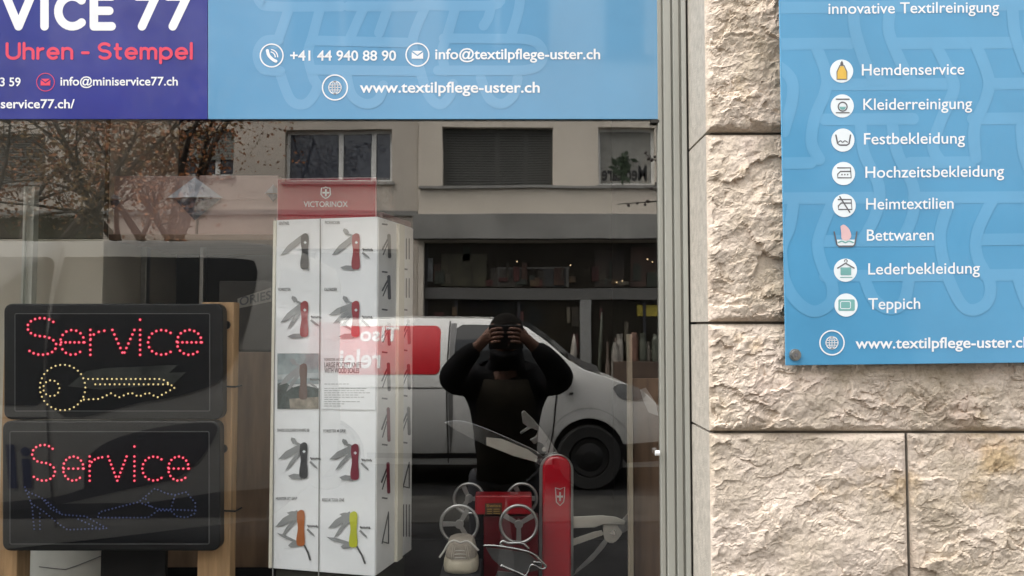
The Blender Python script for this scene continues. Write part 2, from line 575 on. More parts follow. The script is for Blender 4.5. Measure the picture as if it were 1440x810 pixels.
XL = P(995, 400, YS).x
XR = 1.30
zz = lambda v: P(995, v, YS).z
JT = .0028
z1, z2, z3 = zz(188), zz(454), zz(607.5)
xj = P(1276, 700, YS).x
zt, zb = z1 + .42, z3 - .47
stone_block(XL, XR, z1 + JT, zt, 1, .014, .014)
stone_block(XL, XR, z2 + JT, z1 - JT, 2, .014, .014)
stone_block(XL, XR, z3 + JT, z2 - JT, 3, .013, .010)
stone_block(XL, xj - JT, zb, z3 - JT, 4, .010, .004)
stone_block(xj + JT, XR, zb, z3 - JT, 5, .010, .004)
XW = 2.35
for n_, (za, zb_) in enumerate(((z1 + JT, zt), (z2 + JT, z1 - JT), (z3 + JT, z2 - JT), (zb, z3 - JT))):
    stone_block(XR + 2 * JT, XW, za, zb_, 6 + n_, .012, .010, step=.006)
XR = XW
k = MB(); k.box((XL + .012, YS + .007, .02), (XR - .002, -.03, 2.9)); k.build('mortar_bed', MORTAR, stone_wall)
k = MB(); k.box((XL, YS + .001, .0), (XR, -.021, zb - .006)); k.build('plinth', DRESSED, stone_wall, .004)
k = MB(); k.box((XL, YS + .001, zt + .006), (XR, -.021, 3.6)); k.build('upper_course', DRESSED, stone_wall, .004)

# ================================================================== SHOP WINDOW
XF0, XF1 = P(928.5, 400, -.02).x, P(969, 400, -.02).x
WL, WB, WT = -2.2, .42, 2.75
win = thing('shop_window', 'large shop window pane reflecting the street, in a pale grey metal frame', 'window', (XF1, 0, WB))
k = MB(); k.box((WL, 0, WB + .03), (XF0 + .01, .006, WT)); k.build('glass_pane', M_['glass'], win)
k = MB()
fx = lambda u: P(u, 400, -.02).x
prof = [(fx(928.5), .012), (fx(928.5), -.012), (fx(934), -.012), (fx(934.8), -.007), (fx(936), -.007), (fx(936.8), -.018), (fx(946), -.021), (fx(947), -.014),
        (fx(948.5), -.014), (fx(949.5), -.024), (fx(957), -.026), (fx(958), -.019), (fx(960), -.019), (fx(961), -.027), (fx(966), -.030), (fx(967), -.030), (fx(967.5), .05), (fx(940), .05)]
k.prism([(x, y, WB) for x, y in prof], (0, 0, WT - WB))
fr = k.build('frame', M_['frame'], win, .0012, 2)
k = MB(); k.box((fx(967.5), -.022, WB), (XL + .001, -.004, WT)); k.build('seal_strip', M_['frame_dark'], win)
k = MB(); k.box((WL, -.025, WB - .05), (XF1, .05, WB + .028)); k.build('frame_rail', M_['frame'], win, .003)
k = MB(); k.box((WL, -.025, WT + .002), (XF1, .05, WT + .06)); k.build('frame_rail', M_['frame'], win, .003)
k = MB(); k.box((WL - .06, -.025, WB), (WL - .002, .05, WT)); k.build('frame_post', M_['frame'], win, .003)
p = P(925, 637, -.016)
k = MB(); k.tube([p + Vector((-.006, 0, 0)), p + Vector((.004, 0, 0))], .006, 12); k.build('latch_knob', M_['white_print'], win)
p = P(922, 171, -.008)
k = MB(); k.box(p - Vector((.01, .004, .004)), p + Vector((.009, .004, .004))); k.build('banner_clip', M_['frame_dark'], win, .001)

shop = thing('shop_building', 'pale rendered shop building that holds the window display', 'building', (0, 0, 0))
plas = mat('render_wall', (.45, .42, .38), .9, 0, .08, 3, .2, 60)
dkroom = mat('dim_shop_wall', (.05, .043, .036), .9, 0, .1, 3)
boxpart('sill_wall', (WL - .06, -.12, 0), (XL - .002, .16, WB - .052), plas, shop, .004)
boxpart('wall', (WL - 3.0, -.10, 0), (WL - .062, .16, 5.5), plas, shop, .004)
boxpart('wall', (WL - .06, -.06, WT + .063), (XL - .002, .16, 5.5), plas, shop, .004)
boxpart('wall', (XL, -.019, 3.602), (XR + 3, .16, 5.5), plas, shop, .004)
boxpart('wall', (XR + .004, -.17, 0), (XR + 3, .16, 3.6), plas, shop, .004)
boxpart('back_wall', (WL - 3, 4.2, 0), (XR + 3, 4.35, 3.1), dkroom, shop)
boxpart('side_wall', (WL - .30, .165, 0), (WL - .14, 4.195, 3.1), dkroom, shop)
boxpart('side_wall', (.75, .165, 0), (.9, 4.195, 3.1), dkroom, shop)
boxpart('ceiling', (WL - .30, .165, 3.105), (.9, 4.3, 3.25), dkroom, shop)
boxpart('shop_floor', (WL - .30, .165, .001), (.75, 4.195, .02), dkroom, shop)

# ================================================================== BANNERS ON THE PANE
YB = -.008
def rect(mb, u0, v0, u1, v1, y, th, mi=0):
    a = [P(u0, v1, y), P(u1, v1, y), P(u1, v0, y), P(u0, v0, y)]
    mb.prism(a, (0, th, 0), mi)
ban = thing('blue_banner', 'pale blue laundry banner with a white phone number across the top of the pane', 'banner', P(610, 167, YB))
k = MB(); rect(k, 292.6, -75, 925.5, 167.5, YB, .004); k.build('banner_panel', M_['blue_banner'], ban, .0008)
pat = [
 [(360, -16), (366, 3), (385, 9), (480, 9)], [(585, 7), (694, 7), (700, -12)], [(490, 9), (600, 9)], [(690, 9), (687, 24), (680, 36)],
 [(406, 12), (393, 50), (386, 62)], [(450, 12), (440, 50), (433, 76), (440, 108), (446, 122), (437, 140), (424, 147), (408, 139), (394, 104)],
 [(511, 12), (493, 52)], [(545, 12), (533, 46)], [(597, 12), (580, 58), (590, 96), (602, 132), (618, 147), (632, 136), (637, 118)],
 [(640, 12), (629, 50), (622, 72), (626, 100)], [(732, -5), (728, 20), (718, 52)], [(624, 54), (700, 54.5), (738, 55), (757, 62), (764, 77), (757, 92), (738, 98.5), (700, 99), (616, 99)],
 [(445, 57), (572, 60)], [(437, 98), (585, 100)], [(392, 56), (372, 58), (362, 76), (370, 97), (394, 100)],
 [(487, 104), (495, 134), (514, 146), (532, 140), (539, 120)], [(676, 110), (688, 138), (706, 146), (722, 134), (728, 110)]]
k = MB()
for i, q in enumerate(pat):
    flat(k, ribbon(smooth_path(q), 14), on(YB - .0002 - .00002 * i))
k.build('woven_pattern', M_['blue_banner_light'], ban, fix=False)
f = on(YB - .0009)
line(ban, '+41 44 940 88 90', 408, 557, 85, f, 14, 0, .016)
line(ban, 'info@textilpflege-uster.ch', 612, 844, 83, f, 14.5, 0, .016)
line(ban, 'www.textilpflege-uster.ch', 506, 759, 130, f, 15, 0, .016)
def globe(k, cx, cy, r, f, col_w, ground=None):
    flat(k, ribbon(circ(cx, cy, r, 40), 1.9, closed=True), f)
    q = r * .5
    flat(k, ribbon(circ(cx, cy, q, 24), 1.5, closed=True), f)
    for dx in (-.45, .45):
        flat(k, ribbon(arc(cx, cy, q * abs(dx), q, 90 if dx > 0 else 90, 270 if dx < 0 else -90, 10), 1.1), f)
    for dv in (-.4, .0, .4):
        flat(k, ribbon([(cx - q, cy + dv * q), (cx + q, cy + dv * q)], 1.1, cap=False), f)
    flat(k, ribbon([(cx, cy - q), (cx, cy + q)], 1.1, cap=False), f)
def envelope(k, cx, cy, f, s=1.0):
    flat(k, [[(cx - 8 * s, cy + 5.5 * s), (cx - 8 * s, cy - 3.6 * s), (cx, cy + 2 * s), (cx + 8 * s, cy - 3.6 * s), (cx + 8 * s, cy + 5.5 * s)],
             [(cx - 7.4 * s, cy - 5.5 * s), (cx + 7.4 * s, cy - 5.5 * s), (cx, cy + .3 * s)]], f)
k = MB()
flat(k, ribbon(circ(382, 78, 16, 40), 1.9, closed=True), f)
flat(k, ribbon(smooth_path([(376, 71), (378, 78), (384, 84), (388, 86)]), 4.2), f)
flat(k, ribbon(arc(380, 80, 7, 7, -80, 0, 8), 1.5), f); flat(k, ribbon(arc(380, 80, 10.5, 10.5, -80, 0, 8), 1.5), f)
k.build('telephone_icon', M_['white_print'], ban, fix=False)
k = MB(); flat(k, ribbon(circ(587, 77, 16, 40), 1.9, closed=True), f)
envelope(k, 587, 77, f)
k.build('envelope_icon', M_['white_print'], ban, fix=False)
k = MB(); globe(k, 471, 123, 17.5, f, 0)
k.build('globe_icon', M_['white_print'], ban, fix=False)

pur = thing('purple_banner', 'purple key and watch service banner at the top left of the pane', 'banner', P(140, 167, YB))
k = MB(); rect(k, -330, -75, 291.8, 167.5, YB, .004); k.build('banner_panel', M_['purple'], pur, .0008)
def pen(parent, name, st_list, wd, y, m, step=.00006):
    k = MB(); i = 0
    for st in st_list:
        for seg in split_corners(st):
            flat(k, ribbon(seg, wd), on(y - step * i)); i += 1
    return k.build(name, M_[m], parent, fix=False)
for ch, ua, ub in (('V', 8.5, 43.5), ('I', 62.6, 62.6), ('C', 82, 115), ('E', 132, 157), ('7', 193, 219), ('7', 236, 263)):
    wgl, st_ = SG(ch)
    if ch == 'C': wgl = .74
    pen(pur, 'lettering', [[(ua + (x / wgl * (ub - ua) if wgl else 0), 37 - z * 42) for x, z in q] for q in st_], 12, YB - .0005, 'white_print')
f = on(YB - .0009)
line(pur, '3 59', 0, 29, 121, f, 12, 0, .016)
line(pur, 'info@miniservice77.ch', 85, 250, 120, f, 12, 0, .016)
line(pur, 'service77.ch/', 1, 105, 152, f, 12.5, 0, .016)
pen(pur, 'red_lettering', strokes('Uhren', 10, 101, 82, 20.5, 4, gap=.24), 4.2, YB - .0005, 'red_print')
pen(pur, 'red_lettering', strokes('-', 116, 124, 82, 20.5, 4), 4.2, YB - .0005, 'red_print')
pen(pur, 'red_lettering', strokes('Stempel', 139, 269, 82, 20.5, 4, gap=.24), 4.2, YB - .0005, 'red_print')
k = MB()
flat(k, ribbon(circ(64, 115.5, 12.5, 36), .9, closed=True), f); envelope(k, 64, 115.5, f, .85)
k.build('envelope_icon', M_['red_print'], pur, fix=False)

# ================================================================== LAUNDRY SIGN ON THE WALL
YG = -.235
sgn = thing('laundry_sign', 'glossy blue laundry services sign bolted to the stone wall', 'sign', P(1280, 512, YG))
TL = -.008
def on_s(dy):
    return lambda u, v: P(u, v, YG - dy)
k = MB()
def corner(u, v): return P(u, v, YG)
bl, br = corner(1105, 514), corner(1500, 509.5)
up = Vector((-.004, 0, 1)).normalized()
tlp = P(1094.5, -60, YG)
tr = br + (tlp - bl)
k.prism([bl, br, tr, tlp], (0, .004, 0)); k.build('sign_panel', M_['sign_blue'], sgn, .0012, 3)
sp = [
 [(1080, 11), (1200, 10), (1290, 8), (1460, 6)], [(1080, 62), (1195, 61)], [(1262, 61), (1420, 60)], [(1165, 119), (1330, 118)], [(1392, 118), (1460, 117)],
 [(1160, 168), (1284, 167)], [(1368, 167), (1460, 166)], [(1082, 230), (1140, 229)], [(1280, 229), (1365, 228)], [(1080, 279), (1228, 278)], [(1285, 278), (1460, 277)],
 [(1150, 339), (1320, 338)], [(1378, 337), (1460, 336)], [(1160, 388), (1330, 387)], [(1385, 387), (1460, 386)],
 [(1200, 8), (1203, 45), (1222, 100), (1237, 113)], [(1252, 14), (1250, 45), (1268, 90), (1283, 117)],
 [(1148, 66), (1162, 105), (1160, 130), (1146, 165), (1141, 200), (1152, 224)], [(1090, 90), (1112, 110), (1114, 140), (1102, 185)],
 [(1315, 62), (1338, 108), (1340, 130), (1322, 172), (1312, 206), (1322, 226)], [(1372, 62), (1390, 110), (1386, 140), (1370, 180), (1372, 222)],
 [(1424, 14), (1428, 50), (1444, 96)], [(1210, 168), (1215, 215), (1236, 262), (1232, 300), (1214, 336)], [(1254, 170), (1262, 215), (1284, 262), (1284, 300), (1270, 335)],
 [(1436, 180), (1440, 215), (1452, 250)],
 [(1116, 284), (1110, 320), (1099, 350), (1104, 395), (1122, 425), (1146, 438), (1168, 425), (1170, 400), (1158, 378), (1150, 345), (1158, 315), (1172, 282)],
 [(1335, 284), (1322, 330), (1330, 380), (1350, 425), (1368, 436), (1388, 425), (1392, 398), (1374, 360), (1375, 325), (1396, 280)],
 [(1216, 392), (1228, 420), (1250, 434), (1270, 426), (1278, 395)], [(1432, 392), (1444, 425), (1462, 440)]]
def clip(polys):
    "keep the print inside the panel's left edge"
    out = []
    for p_ in polys:
        q = []
        for (a, b), (c, d) in zip(p_, p_[1:] + p_[:1]):
            ea, ec = a - (1097.5 + b * .0165), c - (1097.5 + d * .0165)
            if ea >= 0: q.append((a, b))
            if ea * ec < 0:
                t = ea / (ea - ec); q.append((a + (c - a) * t, b + (d - b) * t))
        if len(q) > 2: out.append(q)
    return out
k = MB()
for i, q in enumerate(sp):
    flat(k, clip(ribbon(smooth_path(q), 16.5)), on_s(.0002 + .000015 * i))
k.build('woven_pattern', M_['sign_light'], sgn, fix=False)
f = on_s(.0009)
rows = [('Hemdenservice', 1212, 1356, 106, 99), ('Kleiderreinigung', 1214, 1367, 154.5, 148), ('Festbekleidung', 1215, 1357, 203, 196), ('Hochzeitsbekleidung', 1217, 1412, 250, 243),
        ('Heimtextilien', 1218, 1341, 294.5, 288), ('Bettwaren', 1219, 1313, 338.5, 331.5), ('Lederbekleidung', 1221, 1378, 386, 379), ('Teppich', 1221, 1294, 435, 428)]
for s_, a, b_, vb, vc in rows:
    line(sgn, s_, a, b_, vb, f, 16, -.010, .006)
line(sgn, 'innovative Textilreinigung', 1165, 1405, 19.5, f, 15.5, -.010, .006)
line(sgn, 'www.textilpflege-uster.ch', 1203, 1449, 490, f, 15, -.006, .016)
k = MB(); globe(k, 1170, 482, 17, f, 0); k.build('globe_icon', M_['white_print'], sgn, fix=False)
f0, f1 = on_s(.0008), on_s(.0011)
PICM = [M_['icon_grey'], M_['icon_yellow'], M_['icon_pink'], M_['icon_green'], M_['icon_white']]
discs = []
for j, (s_, a, b_, vb, vc) in enumerate(rows):
    k = MB()
    if j == 5:
        flat(k, [[(1177, 337), (1203, 337), (1202, 345), (1178, 345)]], f0)
    else:
        flat(k, [circ(1183.5 + j * .9, vc + 1, 16.3, 36)], f0)
    discs.append(k.build('icon_disc', M_['icon_white'], sgn, fix=False))
def pic(j, k):
    k.build('pictogram', PICM, discs[j], fix=False)
k = MB()
# bottle
flat(k, [[(1177.5, 111), (1190.5, 111), (1190.5, 101), (1186, 93), (1181.5, 93), (1177.5, 101)]], f1, 1)
flat(k, ribbon([(1177, 111.5), (1177, 101), (1181, 92), (1187, 92), (1191, 101), (1191, 111.5)], 1.3, closed=True), on_s(.0013))
flat(k, [[(1181.5, 92), (1186.5, 92), (1185.5, 88), (1184, 85), (1182, 88)]], f1)
pic(0, k); k = MB()
# drum washer
flat(k, ribbon(circ(1185, 150, 6.2, 24), 1.8, closed=True), f1); flat(k, [arc(1185, 150, 4.5, 4.5, 0, 180, 12)], f1, 3)
flat(k, ribbon([(1176, 139.5), (1194, 139.5)], 1.8), f1); flat(k, ribbon([(1176, 158.5), (1194, 158.5)], 1.6), f1)
pic(1, k); k = MB()
# wash tub
flat(k, ribbon([(1175.5, 190), (1178, 202), (1181, 204), (1191, 204), (1194, 202), (1196, 190)], 2.0), f1)
flat(k, ribbon(smooth_path([(1179, 200), (1182, 198), (1185, 200), (1188, 198), (1192, 200)]), 1.4), f1)
pic(2, k); k = MB()
# iron, iron crossed out
for dv, cross in ((243, 0), (287.5, 1)):
    flat(k, ribbon([(1178 + cross, dv - 7), (1196 + cross, dv - 7), (1197 + cross, dv + 7), (1178 + cross, dv + 7), (1178 + cross, dv + 2), (1182 + cross, dv - 2), (1196 + cross, dv - 2)], 1.8), f1)
    if not cross:
        for q in (1184, 1188, 1192): flat(k, [circ(q, dv + 2.5, 1.1, 10)], f1)
    else:
        flat(k, ribbon([(1181, dv - 11), (1195, dv + 11)], 1.8), on_s(.0013))
    pic(3 + cross, k); k = MB()
# hand in the tub
flat(k, ribbon([(1173, 326), (1177, 344), (1180, 346.5), (1199, 346.5), (1202, 344), (1205, 326)], 1.8), on_s(.0013))
flat(k, [smooth_path([(1182, 318), (1187, 316), (1194, 322), (1197, 332), (1192, 338), (1184, 336), (1183, 328), (1182, 318)])], f1, 2)
flat(k, ribbon(smooth_path([(1179, 341), (1184, 339), (1189, 341), (1194, 339), (1200, 341)]), 1.8), on_s(.0014), 3)
pic(5, k); k = MB()
# hanger
flat(k, ribbon([(1178, 377), (1189, 370), (1201, 377)], 1.8), on_s(.0013)); flat(k, ribbon(arc(1189.5, 367, 2, 2, -200, 60, 8), 1.2), f1)
flat(k, [rrect(1182, 376, 1197, 387, 1)], f1, 3); flat(k, ribbon([(1182, 390), (1198, 390)], 1.2), f1, 3)
pic(6, k); k = MB()
# carpet
flat(k, [rrect(1179, 421, 1202, 437, 2)], f1, 3)
flat(k, ribbon(rrect(1182, 424, 1196, 434, 2), 1, closed=True), on_s(.0013), 4)
pic(7, k)
p = P(1118, 499, YG - .001)
k = MB()
for r_, y0, y1 in ((.0125, 0, -.0025), (.0095, -.0025, -.006)):
    k.rings([[p + Vector((r_ * math.cos(t), y0, r_ * math.sin(t))) for t in np.linspace(0, 2 * math.pi, 20, endpoint=False)],
             [p + Vector((r_ * .93 * math.cos(t), y1, r_ * .93 * math.sin(t))) for t in np.linspace(0, 2 * math.pi, 20, endpoint=False)]])
k.tube([p + Vector((0, -.0062, 0)), p + Vector((0, -.0066, 0))], .004, 6, 1)
k.build('bolt', [M_['steel'], M_['icon_grey']], sgn)
k = MB(); k.tube([p + Vector((-.012, .006, .002)), p + Vector((-.012, .06, .002))], .008, 12); k.build('standoff', M_['steel'], sgn)
k = MB(); k.tube([p + Vector((.4, .006, .9)), p + Vector((.4, .06, .9))], .008, 12); k.build('standoff', M_['steel'], sgn)

#@@INTERIOR@@
# ================================================================== WINDOW DISPLAY
ZP = .82
plat = thing('display_platform', 'dark cloth covered platform under the knife displays behind the pane', 'platform', (-.6, .35, 0))
boxpart('platform_top', (WL + .01, .012, ZP - .03), (.60, .95, ZP), M_['dark_cloth'], plat, .002)
boxpart('platform_base', (WL + .05, .06, .021), (.56, .93, ZP - .031), M_['dark_cloth'], plat, .002)

# ---------------- wooden stand and the two LED signs
YL = .10
ws = thing('wooden_stand', 'pine post stand that carries the two LED signs', 'stand', P(160, 830, .15))
def post(u0, u1, vt, y0, y1):
    a, b = P(u0, vt, y0), P(u1, vt, y0)
    k = MB(); k.box((a.x, y0, ZP + .001), (b.x, y1, a.z)); return k.build('post', M_['wood'], ws, .002)
post(284, 329, 425, .142, .185)
post(6, 33, 470, .142, .20)
k = MB(); a, b = P(33.5, 520, .15), P(283.5, 540, .15); k.box((a.x, .15, b.z), (b.x, .17, a.z)); k.build('cross_rail', M_['wood'], ws, .002)
for v in (543, 718):
    c, d = P(309, v, .139), P(331, v + 1, .139)
    k = MB(); k.tube([c, d, d + Vector((.002, .04, 0))], .0022, 6); k.build('cable_tie', M_['black_plastic'], ws)
for (u, v) in ((318, 457), (313.5, 631)):
    c = P(u, v, .138)
    k = MB(); k.tube([c + Vector((0, -.006, 0)), c + Vector((0, .003, 0))], .011, 14); k.build('knob', M_['black_plastic'], ws, .001)

LEDR = mat('led_red', (.4, .02, .05), .3, var=0, emit=(1, .15, .22), es=.36)
LEDH = mat('led_red_lens', (.25, .0, .01), .3, var=0, emit=(.9, 0, .03), es=.06)  # red halation around each dot, painted as a faintly glowing disc
LEDY = mat('led_yellow', (.5, .4, .1), .3, var=0, emit=(1, .78, .42), es=.16)
LEDO = mat('led_off', (.05, .085, .26), .3, var=0)
def led_sign(label, u0, v0, u1, v1, iu0, iv0, iu1, iv1, y):
    t = thing('led_sign', label, 'LED sign', P((u0 + u1) / 2, v1, y), 'LED signs in the window')
    k = MB(); k.prism([P(*q, y) for q in rrect(u0, v0, u1, v1, 11)], (0, .034, 0)); k.build('housing', M_['black_plastic'], t, .004, 3)
    k = MB(); k.prism([P(*q, y - .0006) for q in rrect(iu0, iv0, iu1, iv1, 2)], (0, .003, 0)); k.build('face', M_['led_face'], t)
    k = MB(); f = on(y - .0012); flat(k, ribbon(rrect(iu0 + 1, iv0 + 1, iu1 - 1, iv1 - 1, 2), 1.1, closed=True), f); k.build('face_border', mat('grey_line', (.10, .10, .10), .5), t, fix=False)
    return t
def dots(name, t, paths, y, step, r, m, lens=None, lr=0):  # lens: material of the painted halo disc behind each dot, lr its radius
    k = MB()
    h = MB()
    for st in paths:
        acc, pts = 0, []
        L = [0]
        for a, b in zip(st, st[1:]): L.append(L[-1] + math.hypot(b[0] - a[0], b[1] - a[1]))
        n = max(1, round(L[-1] / step))
        for q in range(n + 1):
            d = L[-1] * q / n
            i = max(j for j in range(len(L)) if L[j] <= d + 1e-9)
            i = min(i, len(st) - 2)
            t_ = (d - L[i]) / max(1e-9, L[i + 1] - L[i])
            c = (st[i][0] + (st[i + 1][0] - st[i][0]) * t_, st[i][1] + (st[i + 1][1] - st[i][1]) * t_)
            if q == n and math.hypot(st[0][0] - st[-1][0], st[0][1] - st[-1][1]) < step * .6: continue
            cz = [P(*p_, y - .0015) for p_ in circ(*c, r, 10)]
            apex = P(*c, y - .005)
            mid = [P(*p_, y - .004) for p_ in circ(*c, r * .8, 10)]
            k.rings([cz, mid], cap=False)
            o = len(k.v) - 10
            k.v.append(tuple(apex))
            for j in range(10):
                k.f.append((o + j, o + (j + 1) % 10, o + 10)); k.m.append(0)
            if lens:
                h.poly([P(*p_, y - .0014) for p_ in circ(*c, lr, 12)])
    o = k.build(name, m, t, smooth=True)
    if lens: h.build(name + '_lens', lens, o, fix=False)
    return o
def word(cells, vb, xh):
    out = []
    for ch, u0, u1 in cells:
        wgl, st = SG(ch)
        cap = xh / .68
        for q in st:
            if ch == 'S': out.append([(u0 + x / .58 * (u1 - u0), vb - z * xh * 1.48) for x, z in q])
            else: out.append([(u0 + (x / wgl * (u1 - u0) if wgl else 0), vb - z * cap) for x, z in q])
    return out
up_ = led_sign('black LED sign with red dotted word and yellow dotted key outline', 5, 427, 313, 590, 20, 440, 296, 579, YL)
W_ = word([('S', 37, 80), ('e', 84, 118), ('r', 127, 147), ('v', 158, 189), ('i', 197, 197), ('c', 208, 241), ('e', 248, 283)], 499, 35)
dots('red_word', up_, W_, YL, 6.9, 1.4, LEDR, LEDH, 2.35)
key = [circ(88, 545, 32, 40) + [(120, 545)], circ(72, 546, 11.5, 12) + [(83.5, 546)],
       [(124, 533), (228, 533), (246, 545), (221, 559), (208, 552), (195, 558), (184, 552), (167, 559), (156, 553), (140, 561), (118, 562)], [(134, 540.5), (236, 540.5)]]
dots('key_outline', up_, key, YL, 6.6, 1.35, LEDY)
lo_ = led_sign('black LED sign with red dotted word above unlit shoe outlines', 3, 592, 309, 775, 13, 606, 295, 766, YL)
W_ = word([('S', 44, 78), ('e', 88, 117), ('r', 126, 144), ('v', 152, 178), ('i', 189, 189), ('c', 200, 228), ('e', 236, 265)], 676, 34)
dots('red_word', lo_, W_, YL, 6.2, 1.3, LEDR, LEDH, 2.15)
shoes = [[(35, 685), (45, 710), (48, 744)], [(36, 690), (62, 702), (88, 724), (120, 726), (150, 743), (95, 745), (84, 738), (60, 718), (44, 708)], [(62, 704), (72, 716), (84, 722)], [(56, 744), (56, 722)], [(110, 730), (140, 744)],
         [(138, 727), (140, 720), (195, 706), (218, 687), (234, 694), (246, 696), (262, 692), (275, 708), (274, 722), (262, 728), (248, 726), (240, 718), (222, 718), (208, 728), (142, 728)], [(200, 708), (222, 716), (275, 718)], [(205, 702), (212, 712)], [(246, 697), (240, 716)]]
dots('shoe_outline', lo_, shoes, YL, 5.2, 1.2, LEDO)

# ---------------- things under and beside the signs
wb = thing('foam_box', 'pale grey foam box with a dark crack behind the stand foot', 'box', P(98, 830, .3))
a, b = P(40, 700, .30), P(146, 700, .30)
boxpart('box_body', (a.x, .30, ZP + .001), (b.x, .42, a.z), mat('foam', (.62, .62, .57), .8, 0, .05, 20), wb, .004)
k = MB(); k.tube([P(55, 797, .2992), P(92, 801, .2992), P(112, 794, .2992), P(142, 782, .2992)], .0012, 6); k.build('crack', M_['icon_grey'], wb)
t = thing('black_panel', 'matt black board standing below the lower LED sign', 'board', P(190, 830, .22))
a, b = P(145, 640, .22), P(236, 640, .22)
boxpart('board', (a.x, .22, ZP + .001), (b.x, .235, a.z), M_['black'], t, .002)
boxpart('board_foot', (a.x + .02, .236, ZP + .001), (b.x - .02, .30, ZP + .02), M_['black'], t, .002)
t = thing('plywood_board', 'brown plywood board leaning behind the LED sign stand', 'board', P(300, 830, .62))
a, b = P(228, 495, .62), P(420, 495, .62)
boxpart('board', (a.x, .62, ZP + .001), (b.x, .638, a.z), M_['ply'], t, .002)
boxpart('batten', (a.x + .05, .639, ZP + .001), (a.x + .10, .67, a.z - .02), M_['wood'], t, .002)
t = thing('storage_box', 'dark storage box with a slanted pale label behind the sign stand', 'box', P(352, 494, .75))
a, b = P(322, 400, .75), P(420, 400, .75)
z0 = P(350, 495, .75).z
boxpart('box_body', (a.x, .66, P(350, 494, .66).z + .002), (b.x, .92, P(350, 395, .66).z), mat('dark_box', (.06, .055, .05), .7), t, .004)
k = MB(); fq = on(.6585); flat(k, [[(334, 420), (382, 404), (382, 424), (334, 434)]], fq)
lb = k.build('paper_label', mat('paper_label', (.32, .31, .28), .7), t, fix=False)
k = MB(); text(k, 'ORIES', 337, 381, 430, on(.6575), 12, -.22, .014); k.build('lettering', M_['icon_grey'], lb, fix=False)

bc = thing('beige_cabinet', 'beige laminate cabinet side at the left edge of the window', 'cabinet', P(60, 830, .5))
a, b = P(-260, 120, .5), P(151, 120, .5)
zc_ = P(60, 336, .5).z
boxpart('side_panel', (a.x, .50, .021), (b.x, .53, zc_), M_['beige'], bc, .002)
boxpart('upper_part', (a.x, .502, zc_ + .002), (b.x - .001, .53, a.z + .2), mat('dark_olive', (.11, .10, .075), .7, 0, .08, 3), bc, .002)  # upper part of the cabinet side, in a darker olive tone
boxpart('carcass', (a.x, .531, .021), (b.x - .03, 1.1, a.z + .18), M_['beige'], bc, .002)
t = thing('shelf_rail', 'pale metal shelf rail standing upright in front of the beige cabinet', 'rail', P(43, 420, .45))
a, b = P(35, 262, .45), P(50, 262, .45)
k = MB()
for x0, x1, y0 in ((a.x, a.x + .006, .445), (a.x + .006, b.x - .006, .455), (b.x - .006, b.x, .445)): k.box((x0, y0, ZP + .001), (x1, .47, a.z))
k.build('channel', mat('pale_rail', (.55, .56, .50), .4, .2), t)
k = MB(); k.box((a.x, .471, a.z - .03), (b.x, .499, a.z - .01)); k.build('bracket', M_['steel'], t)

sh = thing('shelf', 'brown shelf carrying the two cardboard cartons', 'shelf', P(270, 335, .6))
YC = .62
a, b = P(152, 330, YC - .02), P(398, 338, YC - .02)
boxpart('shelf_board', (a.x, YC - .03, b.z), (b.x, 1.1, a.z), mat('shelf_board', (.30, .19, .13), .6, 0, .15, 6, stretch=(1, 8, 8)), sh, .002)
c = P(284, 340, .8)
boxpart('upright', (c.x - .006, .80, .021), (c.x + .006, .83, b.z - .001), M_['steel'], sh, .001)
boxpart('upright', (a.x + .012, .80, .021), (a.x + .03, .83, b.z - .001), M_['steel'], sh, .001)
def carton(label, u0, u1, vt, vb, y):
    t = thing('cardboard_carton', label, 'carton', P((u0 + u1) / 2, vb, y), 'cartons on the shelf')
    a, b = P(u0, vb, y), P(u1, vt, y)
    z0 = P(270, 330, YC - .02).z + .001
    boxpart('carton_body', (a.x, y, z0), (b.x, y + .34, b.z), M_['carton'], t, .004)
    zs = P(200, 281, y).z
    k = MB(); k.box((a.x + .003, y - .0025, zs), (b.x - .003, y - .0005, b.z - .003)); k.build('top_flap', M_['carton'], t)
    zs2 = P(200, 317, y).z
    k = MB(); k.box((a.x + .003, y - .002, z0 + .002), (b.x - .003, y - .0005, zs2)); k.build('bottom_flap', M_['carton'], t)
    return t
carton('left cardboard carton, its lower flap crumpled, on the shelf above the LED sign', 151, 276.5, 247, 331, YC)
carton('right cardboard carton on the shelf, next to the red topped knife display', 278, 392, 246.5, 331, YC + .004)
foil = mat('silver_foil', (.75, .75, .78), .4, .35, .12, 18)
def gem(label, cu, cv, hw, ht, hb, y):
    t = thing('foil_diamond', label, 'decoration', P(cu, cv + hb, y), 'foil diamonds on the cartons')
    l, r_, tp, bt, ap = P(cu - hw, cv, y), P(cu + hw, cv, y), P(cu, cv - ht, y), P(cu, cv + hb, y), P(cu, cv - 1, y - .028)
    k = MB(); k.add([l, r_, tp, bt, ap, P(cu, cv, y - .001)], [(0, 4, 2), (2, 4, 1), (0, 2, 5), (2, 1, 5)]); k.build('upper_facets', foil, t)
    k = MB(); k.add([P(cu - hw * .75, cv + 1, y), P(cu + hw * .95, cv + 1, y), bt, P(cu, cv + 2, y - .03), P(cu, cv + 1, y - .001)], [(0, 2, 3), (3, 2, 1), (0, 4, 2), (4, 1, 2)])
    k.build('lower_facets', mat('blue_foil', (.26, .28, .35), .3, .4, .3, 60), t)
    return t
gem('large silver foil diamond hanging between the two cartons', 274, 278, 39, 29, 32, YC - .004)
gem('small foil diamond half hidden at the left edge of the cartons', 158, 280, 15, 8, 16, YC - .004)
gem('small foil diamond beside the red display header', 384, 272, 12, 13, 12, YC - .001)

